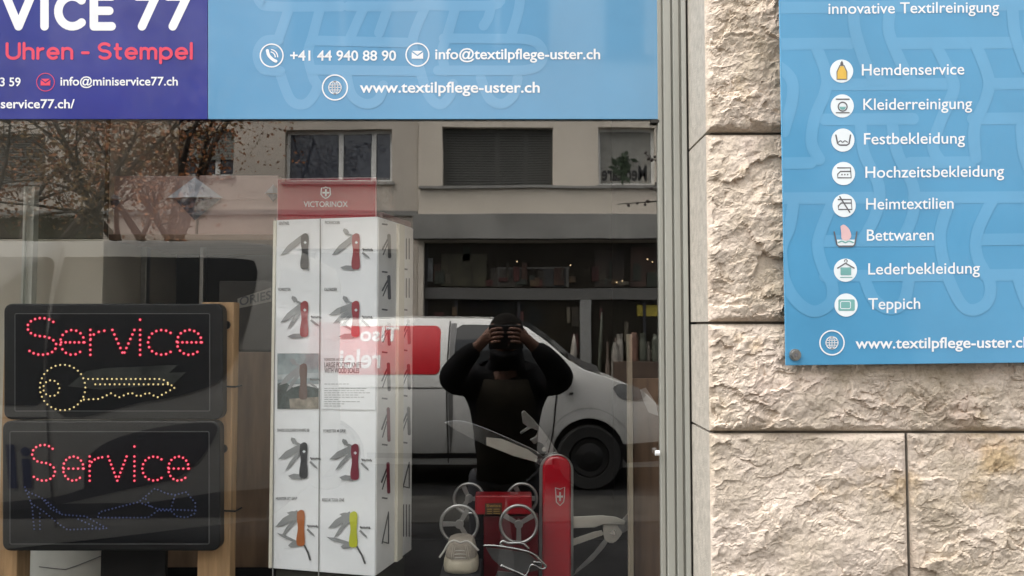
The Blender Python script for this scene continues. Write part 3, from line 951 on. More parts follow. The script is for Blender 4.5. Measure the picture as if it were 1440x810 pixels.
t = thing('wood_panel', 'dark wood panel standing at the right edge of the window display', 'panel', P(905, 830, .16))
a, b = P(890, 535, .20), P(945, 535, .20)
boxpart('panel_board', (a.x, .20, ZP + .001), (b.x, .215, a.z + .005), mat('dark_wood', (.16, .095, .055), .55, 0, .25, 5, stretch=(7, 7, .6)), t, .002)
a, b = P(883, 470, .17), P(889, 470, .17)
boxpart('edge_strip', (a.x, .17, ZP + .001), (b.x, .199, a.z), mat('edge_wood', (.30, .25, .18), .6, 0, .2, 6, stretch=(7, 7, .6)), t, .001)
k = MB(); flat(k, [[(900, 548), (908, 545), (922, 566), (926, 585), (912, 580), (904, 562)]], on(.1985)); k.build('torn_sticker', mat('torn_paper', (.42, .36, .31), .8), t, fix=False)

# ---------------- white knife display tower
AT = R(14)
ca, sa = math.cos(AT), math.sin(AT)
FRp = Vector((P(530, 400, .10).x, .10, 0))
fd, sdv = Vector((-ca, sa, 0)), Vector((sa, ca, 0))
nF, nS = Vector((-sa, -ca, 0)), Vector((ca, -sa, 0))
C0 = Vector((0, -D0, H0))
def onpl(o, n, off=0.0):
    o2 = o + n * off
    def f(u, v):
        d = ray(u, v)
        return C0 + d * ((o2 - C0).dot(n) / d.dot(n))
    return f
ztop = onpl(FRp, nF)(530, 304.5).z
zbot = .95
wdt = (onpl(FRp, nF)(383.5, 400) - onpl(FRp, nF)(530, 400)).length
dpt = (onpl(FRp, nS)(579, 500) - FRp - Vector((0, 0, onpl(FRp, nS)(579, 500).z))).length
kd = thing('knife_display', 'white pocket knife display tower with a red header', 'display', (FRp.x - .1, .2, zbot))
def tower_box(name, a0, a1, b0, b1, z0, z1, m, bevel=.0015):
    q = [FRp + fd * a + sdv * b for a, b in ((a0, b0), (a1, b0), (a1, b1), (a0, b1))]
    k = MB(); k.prism([Vector((p_.x, p_.y, z0)) for p_ in q], (0, 0, z1 - z0)); return k.build(name, m, kd, bevel)
WPAN = mat('display_white', (.86, .88, .89), .3, var=.015)
SPAN = mat('display_side', (.80, .79, .76), .4, var=.03)
CREAM = mat('cream_edge', (.78, .74, .62), .4, var=.02)
tower_box('display_body', .0, wdt - .008, .001, dpt, zbot, ztop, WPAN)
tower_box('edge_trim', wdt - .0075, wdt + .001, -.001, dpt, zbot, ztop - .001, CREAM)
tower_box('base_foot', .012, wdt - .012, .012, dpt - .012, ZP + .001, zbot - .001, mat('dark_olive_foot', (.03, .03, .02), .6))
fF = lambda off: onpl(FRp, nF, off)
fS = lambda off: onpl(FRp, nS, off)
k = MB(); flat(k, [[(531.5, 309), (557, 313), (555.5, 795), (552, 798)]], lambda u, v: fS(.0015)(u, v)); 
LINE = mat('panel_gap', (.25, .25, .24), .6)
def strip(uv0, uv1, wd, f, m, name):
    k = MB(); flat(k, ribbon([uv0, uv1], wd, cap=False), f); return k.build(name, m, kd, fix=False)
strip((450.5, 306), (448, 815), 1.5, fF(.0006), LINE, 'panel_gap')
strip((387, 306), (383.5, 815), 1.5, fF(.0006), LINE, 'panel_gap')
# side: two panels and the cream post between them
a1 = (fS(0)(556, 500) - fS(0)(530, 500)).length
a2 = (fS(0)(564, 500) - fS(0)(530, 500)).length
k = MB(); q0 = FRp + nS * .001
def side_slab(name, b0, b1, th, m, z0=zbot + .002, z1=ztop - .003):
    q = [FRp + sdv * b0 + nS * .0005, FRp + sdv * b1 + nS * .0005]
    pts = [Vector((q[0].x, q[0].y, z0)), Vector((q[1].x, q[1].y, z0)), Vector((q[1].x, q[1].y, z1)), Vector((q[0].x, q[0].y, z1))]
    k = MB(); k.prism(pts, nS * th); return k.build(name, m, kd, .0006)
side_slab('side_panel', .003, a1, .002, SPAN)
side_slab('corner_post', a1 + .002, a2, .009, CREAM)
side_slab('side_panel', a2 + .002, dpt - .001, .002, SPAN)
# header
RED_AC = bpy.data.materials.new('red_acrylic'); RED_AC.use_nodes = True
n = RED_AC.node_tree; b_ = n.nodes['Principled BSDF']
b_.inputs['Base Color'].default_value = (.46, .02, .045, 1); b_.inputs['Roughness'].default_value = .15
tr = n.nodes.new('ShaderNodeBsdfTransparent'); tr.inputs[0].default_value = (.9, .25, .3, 1)
mx = n.nodes.new('ShaderNodeMixShader'); mx.inputs[0].default_value = .72
n.links.new(tr.outputs[0], mx.inputs[1]); n.links.new(b_.outputs[0], mx.inputs[2]); n.links.new(mx.outputs[0], n.nodes['Material Output'].inputs[0])
CLEAR = glass_mat('clear_acrylic', .05, (.97, .97, .97))
ho = FRp + sdv * .03
fH = lambda off: onpl(ho, nF, off)
k = MB(); k.prism([fH(0)(390, 312), fH(0)(529, 312), fH(0)(529, 249.5), fH(0)(390, 251.5)], nF * -.004); hd = k.build('red_header', RED_AC, kd, .0005)
k = MB(); flat(k, ribbon([(390.3, 311), (390.3, 251.8), (528.7, 249.8), (528.7, 311)], 1.2, cap=False), fH(.0006)); k.build('clear_edge', mat('acrylic_edge', (.75, .45, .45), .3), hd, fix=False)
k = MB(); k.prism([fH(0)(529.6, 312), fH(0)(554, 312), fH(0)(553, 250), fH(0)(529.6, 249.5)], nF * -.003); k.build('clear_panel', CLEAR, kd, .0003)
k = MB(); text(k, 'VICTORINOX', 427, 489, 291, fH(.0012), 8, 0, .006); k.build('lettering', M_['white_print'], hd, fix=False)
def shield(cx, cy, s_):
    return [(cx + x * s_, cy + y * s_) for x, y in ((0, -1.15), (.35, -.95), (.85, -.95), (.95, .35), (.55, .85), (0, 1.15), (-.55, .85), (-.95, .35), (-.85, -.95), (-.35, -.95))]
k = MB(); f = fH(.0012); flat(k, ribbon(shield(458, 271, 7), 1.5, closed=True), f)
flat(k, [[(457, 266), (459.4, 266), (459.4, 276), (457, 276)], [(453.3, 269.8), (456.9, 269.8), (456.9, 272.2), (453.3, 272.2)], [(459.5, 269.8), (463, 269.8), (463, 272.2), (459.5, 272.2)]], f)
k.build('emblem', M_['white_print'], hd, fix=False)
tower_box('lid', .002, wdt - .01, .036, dpt - .002, ztop + .001, ztop + .016, mat('dark_red_lid', (.12, .015, .02), .4))

# printed knives
K_ = {'black': mat('print_black', (.04, .042, .045), .5), 'red': mat('print_red', (.30, .032, .038), .5), 'wine': mat('print_wine', (.20, .03, .05), .5), 'brown': mat('print_brown', (.10, .055, .04), .5),
      'orange': mat('print_orange', (.42, .13, .035), .5), 'lime': mat('print_lime', (.50, .53, .03), .5), 'steel': mat('print_steel', (.28, .29, .29), .5), 'dark': mat('print_dark', (.10, .10, .10), .5)}
def leaf(a, b, wd):
    (x0, y0), (x1, y1) = a, b
    dx, dy = x1 - x0, y1 - y0
    l = math.hypot(dx, dy); nx, ny = -dy / l * wd / 2, dx / l * wd / 2
    return [(x0 + nx, y0 + ny), (x0 - nx, y0 - ny), (x0 + dx * .75 - nx, y0 + dy * .75 - ny), (x1, y1), (x0 + dx * .6 + nx * 1.1, y0 + dy * .6 + ny * 1.1)]
def knife_print(x, y, col, blades, f, f2, extra=(), hook=True, tail=None):
    h = MB()
    flat(h, [smooth_path([(x - 5, y + 3), (x, y), (x + 4.5, y + 2), (x + 5.5, y + 10), (x + 4.6, y + 26), (x + 5.6, y + 40), (x + 5, y + 49), (x, y + 51), (x - 5.4, y + 49), (x - 6.2, y + 40), (x - 4.2, y + 26), (x - 5.6, y + 12), (x - 5, y + 3)], 3)], f2)
    o = h.build('knife_picture', K_[col], kd, fix=False)
    if col in ('black', 'red', 'wine'):
        k = MB(); f3 = lambda u, v: f2(u, v) + nF * .0002
        flat(k, [[(x - .2, y + 11), (x + 1.4, y + 11), (x + 1.4, y + 15), (x - .2, y + 15)], [(x - 1.4, y + 12.2), (x + 2.6, y + 12.2), (x + 2.6, y + 13.8), (x - 1.4, y + 13.8)]], f3); k.build('cross_mark', M_['icon_white'], o, fix=False)
    k = MB()
    for i, bl in enumerate(blades):
        flat(k, [leaf((x + bl[0], y + bl[1]), (x + bl[2], y + bl[3]), bl[4])], lambda u, v, i=i: f(u, v) + nF * .00006 * i)
    k.build('blades', K_['steel'], o, fix=False)
    if hook:
        k = MB(); flat(k, ribbon([(x + 10 + q, y + 23 + (1.2 if q % 2 else -1.2)) for q in range(0, 14, 1)], 2.0), f); k.build('corkscrew', K_['dark'], o, fix=False)
    if tail:
        k = MB(); flat(k, ribbon([(x + p_[0], y + p_[1]) for p_ in tail], 2.6), f); k.build('cord', K_['dark'], o, fix=False)
B1 = (-3, 6, -34, 31, 8)
SET = [B1, (-4, 12, -24, 40, 5), (-12, 1, -17, -7, 6), (-2, 5, -13, 0, 3), (-2, 49, -24, 50, 6), (9, 27, 21, 36, 3)]
MANY = [(-3, 6, -38, 20, 8), (-4, 12, -32, 32, 6), (-4, 16, -20, 36, 4), (-6, 40, -24, 30, 3), (-12, 1, -17, -7, 6), (-2, 5, -13, 0, 3), (-2, 49, -24, 50, 6), (9, 27, 21, 38, 3)]
RING = [(-3, 4, -36, 24, 9), (-4, 9, -28, 38, 5), (-2, 5, -20, 4, 5), (9, 27, 20, 38, 3)]
ff, f2 = fF(.0012), fF(.0016)
knife_print(428.5, 328, 'black', [B1, (2, 47, 6, 53, 4)], ff, f2, hook=False)
knife_print(500.5, 328, 'red', [B1, (-12, 1, -17, -7, 6), (-2, 5, -13, 0, 3), (-2, 49, -22, 48, 6), (9, 27, 20, 36, 3)], ff, f2)
knife_print(428, 423, 'red', SET, ff, f2)
knife_print(500, 423, 'red', MANY, ff, f2)
# landscape photo card with the wooden knife
k = MB(); fp = fF(.0008)
flat(k, [[(390, 497), (448, 497), (448, 540), (390, 540)]], fp, 0)
flat(k, [[(390, 540), (400, 536), (412, 545), (425, 541), (448, 546), (448, 562), (390, 562)]], lambda u, v: fp(u, v) + nF * .0001, 1)
flat(k, [[(390, 562), (448, 558), (448, 575), (390, 575)]], lambda u, v: fp(u, v) + nF * .0002, 2)
flat(k, [[(390, 527), (448, 524), (448, 531), (390, 534)]], lambda u, v: fp(u, v) + nF * .00015, 3)
flat(k, [[(390, 548), (406, 552), (408, 575), (390, 575)]], lambda u, v: fp(u, v) + nF * .0003, 1)
k.build('landscape_card', [mat('print_sky', (.27, .33, .34), .4, 0, .1, 60), mat('print_forest', (.035, .055, .05), .4, 0, .4, 90), mat('print_path', (.25, .22, .17), .4, 0, .25, 60), mat('print_cloud', (.42, .46, .47), .4, 0, .1, 60)], kd, fix=False)
knife_print(426.5, 511, 'brown', SET[:4] + SET[5:], ff, f2)
# text card
k = MB(); k.prism([fp(451.5, 575.5), fp(527.5, 576.5), fp(527.5, 498.5), fp(451.5, 498.5)], nF * .0004); tcard = k.build('text_card', mat('card_white', (.82, .84, .85), .4, var=.01), kd)
fc = fF(.0018)
k = MB(); text(k, 'FORESTER WOOD', 456, 484, 507.5, fc, 4, 0, .0); k.build('lettering', K_['dark'], tcard, fix=False)
k = MB(); text(k, 'LARGE POCKET KNIFE', 456, 508, 516.5, fc, 7.2, 0, .012); k.build('lettering', K_['dark'], tcard, fix=False)
k = MB(); text(k, 'WITH WOOD SCALES', 456, 505, 524.5, fc, 7.2, 0, .012); k.build('lettering', K_['dark'], tcard, fix=False)
k = MB()
for i, ln in enumerate((37, 0, 62, 60, 66, 48, 56, 24, 50, 28, 24)):
    if ln:
        u = 456
        while u < 456 + ln - 3:
            w_ = random.uniform(2.5, 7)
            flat(k, ribbon([(u, 540 + i * 3.1), (min(u + w_, 456 + ln), 540 + i * 3.1)], 1.0, cap=False), fc); u += w_ + 1.2
k.build('small_print', mat('print_grey', (.35, .36, .36), .5), tcard, fix=False)
knife_print(427, 622, 'black', [(-3, 6, -36, 24, 9), (-4, 12, -26, 40, 5), (-12, 1, -17, -7, 6), (-2, 5, -14, 0, 4), (-2, 49, -22, 47, 7), (9, 27, 20, 38, 3)], ff, f2)
knife_print(499, 624, 'wine', [(-3, 6, -36, 22, 9), (-4, 12, -28, 38, 5), (-12, 1, -17, -7, 6), (-2, 5, -14, 0, 4), (-2, 49, -22, 47, 7), (9, 27, 20, 38, 3)], ff, f2)
knife_print(423, 717, 'orange', RING + [(-5, 46, -34, 32, 4), (-4, 48, -18, 50, 7)], ff, f2, tail=[(5, 50), (10, 60), (13, 70)])
knife_print(497, 719, 'lime', RING + [(-5, 46, -38, 36, 5), (-4, 48, -18, 50, 7)], ff, f2, tail=[(5, 50), (12, 62), (16, 73)])
tl = [('SENTINEL', 392, 407, 316), ('PICKNICKER', 457, 478, 315), ('FORESTER', 391, 409, 409), ('OUTRIDER', 456, 474, 409), ("SWISS SOLDIER'S KNIFE 08", 390, 435, 607), ('FORESTER M GRIP', 455, 486, 608), ('HUNTER XT GRIP', 388, 418, 703), ('RESCUE TOOL ONE', 453, 484, 705)]
for s_, a, b, v in tl:
    k = MB(); text(k, s_, a, b, v, fF(.0012), 4.2, 0, .014); k.build('lettering', K_['dark'], kd, fix=False)
# knives printed on the side, seen at a slant
SG_ = mat('print_side_grey', (.10, .10, .10), .5)
def side_print(cu, cv, hh, red, kind):
    f = lambda u, v: fS(.0036)(u, v)
    k = MB(); d = MB()
    if kind == 0:
        flat(d, ribbon([(cu + 3, cv - hh), (cu + 4, cv + hh)], 4.5), f)
        flat(k, ribbon([(cu + 1, cv - hh * .6), (cu - 6, cv + hh * .3)], 2.2), lambda u, v: fS(.0034)(u, v)); flat(k, ribbon([(cu + 1, cv - hh * .2), (cu - 5, cv + hh * .8)], 1.6), lambda u, v: fS(.0032)(u, v))
        o = d.build('knife_picture', K_['wine'] if red else SG_, kd, fix=False)
        k.build('blades', SG_, o, fix=False)
    elif kind == 1:
        flat(k, ribbon([(cu - 5, cv + hh), (cu + 4, cv - hh)], 1.6) + ribbon([(cu + 4, cv - hh + 2), (cu + 4, cv + hh)], 1.8), f)
        flat(k, ribbon([(cu + 3, cv + hh), (cu - 4, cv + hh * .9)], 1.6), lambda u, v: fS(.0038)(u, v))
        k.build('knife_picture', SG_, kd, fix=False)
    else:
        flat(k, ribbon([(cu - 4, cv - hh), (cu - 4, cv + hh)], 1.6) + ribbon([(cu, cv - hh), (cu, cv + hh)], 1.6) + ribbon([(cu + 4, cv - hh), (cu + 4, cv + hh)], 1.6), f)
        k.build('knife_picture', SG_, kd, fix=False)
for cv, hh, rd, kd_ in ((346, 15, 0, 0), (404, 15, 0, 0), (470, 14, 0, 0), (530, 18, 0, 0), (597, 22, 1, 0), (672, 20, 1, 0), (742, 22, 0, 1)):
    side_print(544 - (cv - 346) * .004, cv, hh, rd, kd_)
for cv, hh, kd_ in ((350, 14, 2), (405, 13, 2), (466, 16, 0), (530, 16, 0), (592, 18, 0), (668, 18, 1), (732, 22, 2)):
    side_print(571.5, cv, hh, 0, kd_)
for u, vs_ in ((541, (315, 382, 435, 495, 560, 625, 700)), (569, (378, 435, 492, 556, 622))):
    for v in vs_:
        k = MB(); flat(k, ribbon([(u - 4, v), (u + 4, v + 1)], 2.2, cap=False), lambda u, v: fS(.0034)(u, v)); k.build('caption', SG_, kd, fix=False)

# ---------------- giant red pocket knife
YK = .34
bk = thing('giant_pocket_knife', 'oversized red display pocket knife standing open on the platform', 'pocket knife', P(784, 830, YK))
REDP = mat('red_scale', (.46, .004, .016), .2, var=.04, scale=5, coat=.6)
def cap_outline(u0, u1, vt, vb, n=14):
    r_ = (u1 - u0) / 2
    return [(u1, vb)] + [(u1 - 0, vt + r_ * 1.0)] + [((u0 + u1) / 2 + r_ * math.cos(R(a)), vt + r_ * .95 - r_ * .95 * math.sin(R(a))) for a in np.linspace(8, 172, n)] + [(u0, vt + r_), (u0 - 1, vb)]
vb_ = 838
k = MB(); k.prism([P(u, v, YK) for u, v in cap_outline(763, 803.5, 641, vb_)], (0, .018, 0)); k.build('front_scale', REDP, bk, .010, 6)
k = MB(); k.prism([P(u, v, YK + .055) for u, v in cap_outline(763, 803.5, 641, vb_)], (0, .018, 0)); k.build('back_scale', REDP, bk, .006, 4)
POL = mat('polished_steel', (.42, .42, .41), .2, 1, .04, 30)
for y in (.019, .030, .0405, .0475):
    k = MB(); k.prism([P(u, v, YK + y) for u, v in cap_outline(758.5, 806.5, 638.5, vb_)], (0, .0045, 0)); k.build('liner', M_['steel'], bk, .0008)
k = MB(); fz = on(YK - .0008)
flat(k, ribbon([(781, 686), (787.5, 688), (794, 685), (793.5, 700), (792.5, 706), (787.5, 711), (782.5, 706), (781, 686)], 1.3), fz)
flat(k, [[(786.4, 692), (788.8, 692), (788.8, 704.5), (786.4, 704.5)], [(783.4, 697), (786.3, 697), (786.3, 699.6), (783.4, 699.6)], [(788.9, 697), (791.8, 697), (791.8, 699.6), (788.9, 699.6)]], fz)
k.build('emblem', mat('silver_emblem', (.55, .52, .50), .5, .3), bk, fix=False)
def blade(name, pts, y, th=.004, m=None, bev=.0012):
    k = MB(); k.prism([P(u, v, YK + y) for u, v in pts], (0, th, 0)); return k.build(name, m or POL, bk, bev)
bl = blade('large_blade', smooth_path([(624, 594), (640, 591), (660, 594), (690, 605), (722, 619), (752, 633), (768, 645)], 4) + [(766, 660), (757, 652), (720, 640), (683, 626), (660, 615), (640, 604)], .024, .004, mat('mirror_steel', (.22, .22, .215), .15, 1, .04, 30), .0015)
k = MB(); k.prism([P(u, v, YK + .0228) for u, v in ((684, 615), (705, 617), (742, 632), (756, 642), (755, 650), (722, 641), (684, 626))], (0, .001, 0)); k.build('ricasso', mat('satin_steel', (.48, .46, .41), .55, .6), bl)
blade('can_opener', [(733, 580), (737, 577), (748, 587), (764, 606), (778, 626), (788, 642), (770, 652), (762, 646), (768, 636), (763, 624), (757, 621), (751, 625), (745, 618), (753, 614), (757, 606), (747, 602), (733, 611), (731, 608), (742, 600), (735, 595)], .034, .0035)
k = MB(); k.tube([P(765, 632, YK + .03), P(765, 632, YK + .045)], .006, 12); k.build('pivot_pin', POL, bk)
SAT = mat('satin_tool', (.75, .72, .64), .5, .8, .05, 30)
blade('scissor_handle', [(800, 727), (846, 725), (866, 727), (880, 733), (878, 738), (850, 737), (836, 742), (800, 743)], .028, .005, SAT)
blade('scissor_handle', [(800, 760), (835, 748), (846, 746), (850, 752), (836, 757), (800, 770)], .042, .005, SAT)
blade('scissor_pivot', smooth_path([(848, 738), (862, 734), (876, 740), (874, 752), (862, 764), (850, 758), (848, 738)], 3), .034, .006, SAT)
SCB = mat('scissor_steel', (.42, .42, .40), .38, .9, .08, 40)
blade('scissor_blade', [(868, 738), (888, 716), (908, 704), (927, 699), (931, 703), (918, 722), (896, 738), (876, 750)], .030, .003, SCB)
blade('scissor_blade', [(856, 760), (850, 770), (834, 788), (808, 808), (805, 812), (812, 800), (836, 776), (850, 758)], .040, .003, SCB)
k = MB(); fz2 = on(YK + .0335); c = (862, 748)
k.tube([P(*c, YK + .033), P(*c, YK + .041)], .008, 14); k.build('screw', POL, bk)
blade('spring', [(880, 742), (912, 727), (914, 729), (884, 746)], .031, .002, SAT, .0003)

# ---------------- red model with spoked wheels
YT = .24
mdl = thing('wheeled_model', 'red display model with four spoked silver wheels and a gold lettered plate', 'model', P(705, 830, YT))
RD = mat('model_red', (.26, .006, .012), .3, var=.05, coat=.2)
a, b = P(668, 697, YT + .02), P(748, 724, YT + .02)
k = MB(); k.box((a.x, YT + .02, b.z), (b.x, YT + .075, a.z)); k.build('cross_bar', RD, mdl, .004, 3)
a, b = P(680, 725, YT + .03), P(757, 725, YT + .03)
boxpart('column', (a.x, YT + .03, ZP + .001), (b.x, YT + .07, P(700, 725, YT + .03).z - .001), mat('model_dark_red', (.10, .006, .01), .35), mdl, .003)
k = MB(); flat(k, [[(682, 708), (706, 707), (706, 723), (682, 724)]], on(YT + .0195)); pl = k.build('name_plate', mat('plate', (.06, .035, .02), .4), mdl, fix=False)
k = MB()
text(k, 'Swiss', 684, 704, 713, on(YT + .0188), 4, 0, .01)
for v in (716, 719, 722): flat(k, ribbon([(685, v), (692, v)], 1, cap=False) + ribbon([(694, v), (703, v)], 1, cap=False), on(YT + .0188))
k.build('lettering', mat('gold_print', (.42, .28, .08), .4, .4), pl, fix=False)
RIM = mat('rim_metal', (.42, .42, .41), .3, .9, .05, 30)
def wheel(cu, cv, ru, y, ang):
    c = P(cu, cv, y)
    r_ = ru * S(y)
    pts = [c + Vector((r_ * math.cos(t), 0, r_ * math.sin(t))) for t in np.linspace(0, 2 * math.pi, 40, endpoint=False)]
    k = MB(); k.tube(pts, .0042, 10, closed=True); wv = k.build('wheel', RIM, mdl, smooth=True)
    k = MB(); k.tube([c + Vector((0, -.005, 0)), c + Vector((0, .006, 0))], .011, 20); k.build('hub', RIM, wv, .0008)
    k = MB(); k.tube([c + Vector((0, .0065, 0)), c + Vector((0, .05 if y < YT + .03 else .02, 0))], .0035, 10); k.build('axle', RIM, wv)
    for j in range(3):
        t = R(ang + 120 * j)
        d, nn = Vector((math.cos(t), 0, math.sin(t))), Vector((-math.sin(t), 0, math.cos(t)))
        k = MB(); k.prism([c + d * .0105 + nn * .0055, c + d * (r_ - .0035) + nn * .0065, c + d * (r_ - .0035) - nn * .0065, c + d * .0105 - nn * .0055], (0, .0025, 0)); k.build('spoke', RIM, wv, .0005)
wheel(646, 737, 25.5, YT - .025, 60)
wheel(729.5, 737, 25.5, YT - .025, 30)
wheel(659.5, 701, 20.5, YT + .10, 115)
wheel(734, 701, 20.5, YT + .10, 120)

# ---------------- sneaker, seen from the toe
YN = .13
sk = thing('sneaker', 'beige canvas sneaker with a rubber toe cap below the left wheel', 'sneaker', P(647, 830, YN))
CAN = mat('canvas', (.26, .225, .18), .9, 0, .08, 120, .3, 500)
RUB = mat('rubber_toe', (.36, .32, .24), .6, 0, .06, 40)
c0 = P(647, 824, YN)
zsole = P(647, 809, YN).z
rz = thing('display_block', 'small black block lifting the beige sneaker', 'block', (c0.x, YN + .06, ZP))
boxpart('block', (c0.x - .05, YN - .015, ZP + .001), (c0.x + .05, YN + .15, zsole - .001), M_['black'], rz, .002)
def oval(hw, y, zc, hz, n=24, flat_=.0):
    return [Vector((c0.x + hw * math.cos(t), y, max(zsole, zc + hz * math.sin(t)))) for t in np.linspace(0, 2 * math.pi, n, endpoint=False)]
def ov(hw, v, dep, n=28, yo=0.0):
    z = P(647, v, YN).z
    hw = hw * S(YN)
    q = []
    for t in np.linspace(0, 2 * math.pi, n, endpoint=False):
        cx, cy = math.cos(t), math.sin(t)
        q.append(Vector((c0.x + hw * math.copysign(abs(cx) ** .7, cx), YN + yo + .05 + dep * math.copysign(abs(cy) ** .7, cy), z)))
    return q
k = MB(); k.rings([ov(20, 809, .040), ov(24, 807, .048), ov(24.8, 801, .050), ov(24.5, 794, .049), ov(23.2, 789.5, .046), ov(22, 788, .043)]); k.build('toe_cap', RUB, sk, smooth=True)
k = MB(); k.rings([ov(21.5, 789, .043), ov(22.5, 785, .0435, yo=.001), ov(21, 777, .041, yo=.003), ov(19, 769, .038, yo=.005), ov(17, 764.5, .034, yo=.008), ov(12, 762.5, .026, yo=.012)]); k.build('upper', CAN, sk, smooth=True)
k = MB()
for sx in (-1, 1):
    k.tube([P(647 + sx * q, v, YN + o) for q, v, o in ((13, 788, .0035), (11.5, 778, .0055), (9.5, 767, .013))], .0012, 6)
    k.tube([P(647 + sx * q, v, YN + o) for q, v, o in ((10.5, 788, .003), (9, 778, .005), (7, 767, .012))], .0008, 6)
k.tube([P(637, 787, YN + .003), P(657, 787, YN + .003)], .0008, 6)
k.build('seam', mat('seam_thread', (.40, .36, .30), .9), sk, smooth=True)
LC = mat('lace_white', (.42, .40, .36), .8)
for v, hw in ((784, 8), (779, 8), (774, 7)):
    k = MB(); k.tube([P(647 - hw, v + .6, YN + .0035 + (784 - v) * .0004), P(647, v, YN + .0005 + (784 - v) * .0004), P(647 + hw, v + .6, YN + .0035 + (784 - v) * .0004)], .0011, 6); k.build('lace', LC, sk, smooth=True)
for e in ([(618, 784), (625, 774), (630, 765), (638, 760), (648, 764)], [(646, 764), (655, 761), (661, 763), (667, 768), (673, 774)]):
    k = MB(); k.tube([P(u, v, YN + .004) for u, v in smooth_path(e, 4)], .0026, 6); k.build('lace_end', LC, sk, smooth=True)

# ---------------- open steel tool lying in front
YO = .16
mt = thing('steel_multitool', 'open steel multitool with dark blade lying beside the red knife', 'multitool', P(722, 830, YO))
DK = mat('grey_blade', (.12, .12, .12), .3, .7, .1, 20)
def pl(name, pts, y, th, m, bev=.001):
    k = MB(); k.prism([P(u, v, y) for u, v in pts], (0, th, 0)); return k.build(name, m, mt, bev)
pl('dark_blade', [(683, 770), (712, 773), (742, 778), (762, 794), (756, 802), (738, 806), (708, 800), (692, 786)], YO, .004, DK)
k = MB(); k.tube([P(u, v, YO - .002) for u, v in smooth_path([(679, 767), (700, 768), (726, 772), (748, 778), (762, 790), (767, 796)], 4)], [.0015] + [.0035] * 20, 8); k.build('back_spring', POL, mt, smooth=True)
k = MB(); k.tube([P(u, v, YO + .008) for u, v in smooth_path([(706, 768), (704, 764), (708, 761), (716, 764), (734, 764), (744, 772)], 4)], .004, 8); k.build('bail', POL, mt, smooth=True)
k = MB(); k.tube([P(u, v, YO - .003) for u, v in smooth_path([(750, 790), (764, 792), (768, 797), (762, 800), (748, 794), (742, 806), (734, 812)], 4)], .0022, 8); k.build('hook', POL, mt, smooth=True)
k = MB(); k.tube([P(u, v, YO - .003) for u, v in smooth_path([(704, 795), (716, 800), (730, 806), (742, 812)], 4)], .0045, 8); k.build('handle', POL, mt, smooth=True)
pl('lower_blade', [(700, 803), (734, 807), (762, 816), (762, 826), (690, 826)], YO + .006, .004, DK)
#@@STREET@@
# ================================================================== THE STREET BEHIND THE CAMERA (seen mirrored in the pane)
CARW = mat('car_white', (.72, .72, .70), .3, var=.015, coat=.6)
TINT = mat('car_glass', (.012, .014, .016), .06, var=0, spec=.6)
TYRE = mat('tyre', (.010, .010, .010), .85, var=.1)
TRIM = mat('car_trim', (.02, .02, .022), .5)
LAMP = mat('headlamp', (.25, .26, .27), .08, .3, var=.2, scale=60, coat=1)
def van(name, label, prof, y0, width, belt, up_, dn_, paint, bev):
    "prof: closed outline (x, z); near side at y0, body runs to y0 - width; the sides curve in above and below the belt"
    ins = lambda z: up_ * max(0, z - belt) ** 2 + dn_ * max(0, belt - z) ** 2
    t = thing(name, label, 'van', (sum(p_[0] for p_ in prof) / len(prof), y0 - width / 2, -.124))
    n = len(prof)
    me = bpy.data.meshes.new('body')
    me.from_pydata([(x, 0, z) for x, z in prof] + [(x, -width / 2, z) for x, z in prof] + [(x, -width, z) for x, z in prof], [],
                   [tuple(range(n)), tuple(range(3 * n - 1, 2 * n - 1, -1))] + [(r_ * n + i, r_ * n + (i + 1) % n, (r_ + 1) * n + (i + 1) % n, (r_ + 1) * n + i) for r_ in (0, 1) for i in range(n)])
    bm = bmesh.new(); bm.from_mesh(me)
    bmesh.ops.recalc_face_normals(bm, faces=bm.faces)
    lo, hi = min(p_[1] for p_ in prof), max(p_[1] for p_ in prof)
    for z in np.linspace(lo, hi, 16)[1:-1]:
        bmesh.ops.bisect_plane(bm, geom=bm.verts[:] + bm.edges[:] + bm.faces[:], plane_co=(0, 0, z), plane_no=(0, 0, 1))
    for v in bm.verts:
        if v.co.y > -.01: v.co.y = y0 - ins(v.co.z)
        elif v.co.y < -width + .01: v.co.y = y0 - width + ins(v.co.z)
        else:
            v.co.y = y0 - width / 2
            if v.co.z > belt + .3: v.co.z += .03
    bm.to_mesh(me); bm.free()
    me.materials.append(paint)
    me.polygons.foreach_set('use_smooth', [True] * len(me.polygons))
    me.set_sharp_from_angle(angle=R(32))
    body = bpy.data.objects.new('body', me); COL.objects.link(body)
    md = body.modifiers.new('bevel', 'BEVEL'); md.width = bev; md.segments = 4; md.limit_method = 'ANGLE'; md.angle_limit = R(40)
    body.parent = t; body.matrix_parent_inverse = t.matrix_world.inverted()
    return t, body, (lambda off: (lambda x, z: Vector((x, y0 - ins(z) + off, z)))), ins
def strips(polys, st=5):
    "cut flat outlines into level strips so they can follow a curved side"
    def half(p_, v, keep_low):
        q = []
        for (a, b), (c, d) in zip(p_, p_[1:] + p_[:1]):
            ea, ec = (v - b, v - d) if keep_low else (b - v, d - v)
            if ea >= 0: q.append((a, b))
            if ea * ec < 0:
                t_ = ea / (ea - ec); q.append((a + (c - a) * t_, b + (d - b) * t_))
        return q
    out = []
    for p_ in polys:
        v0, v1 = min(q[1] for q in p_), max(q[1] for q in p_)
        n = max(1, int((v1 - v0) / st))
        for i in range(n):
            q = half(list(p_), v0 + (v1 - v0) * (i + 1) / n, True)
            if len(q) > 2: q = half(q, v0 + (v1 - v0) * i / n, False)
            if len(q) > 2: out.append(q)
    return out
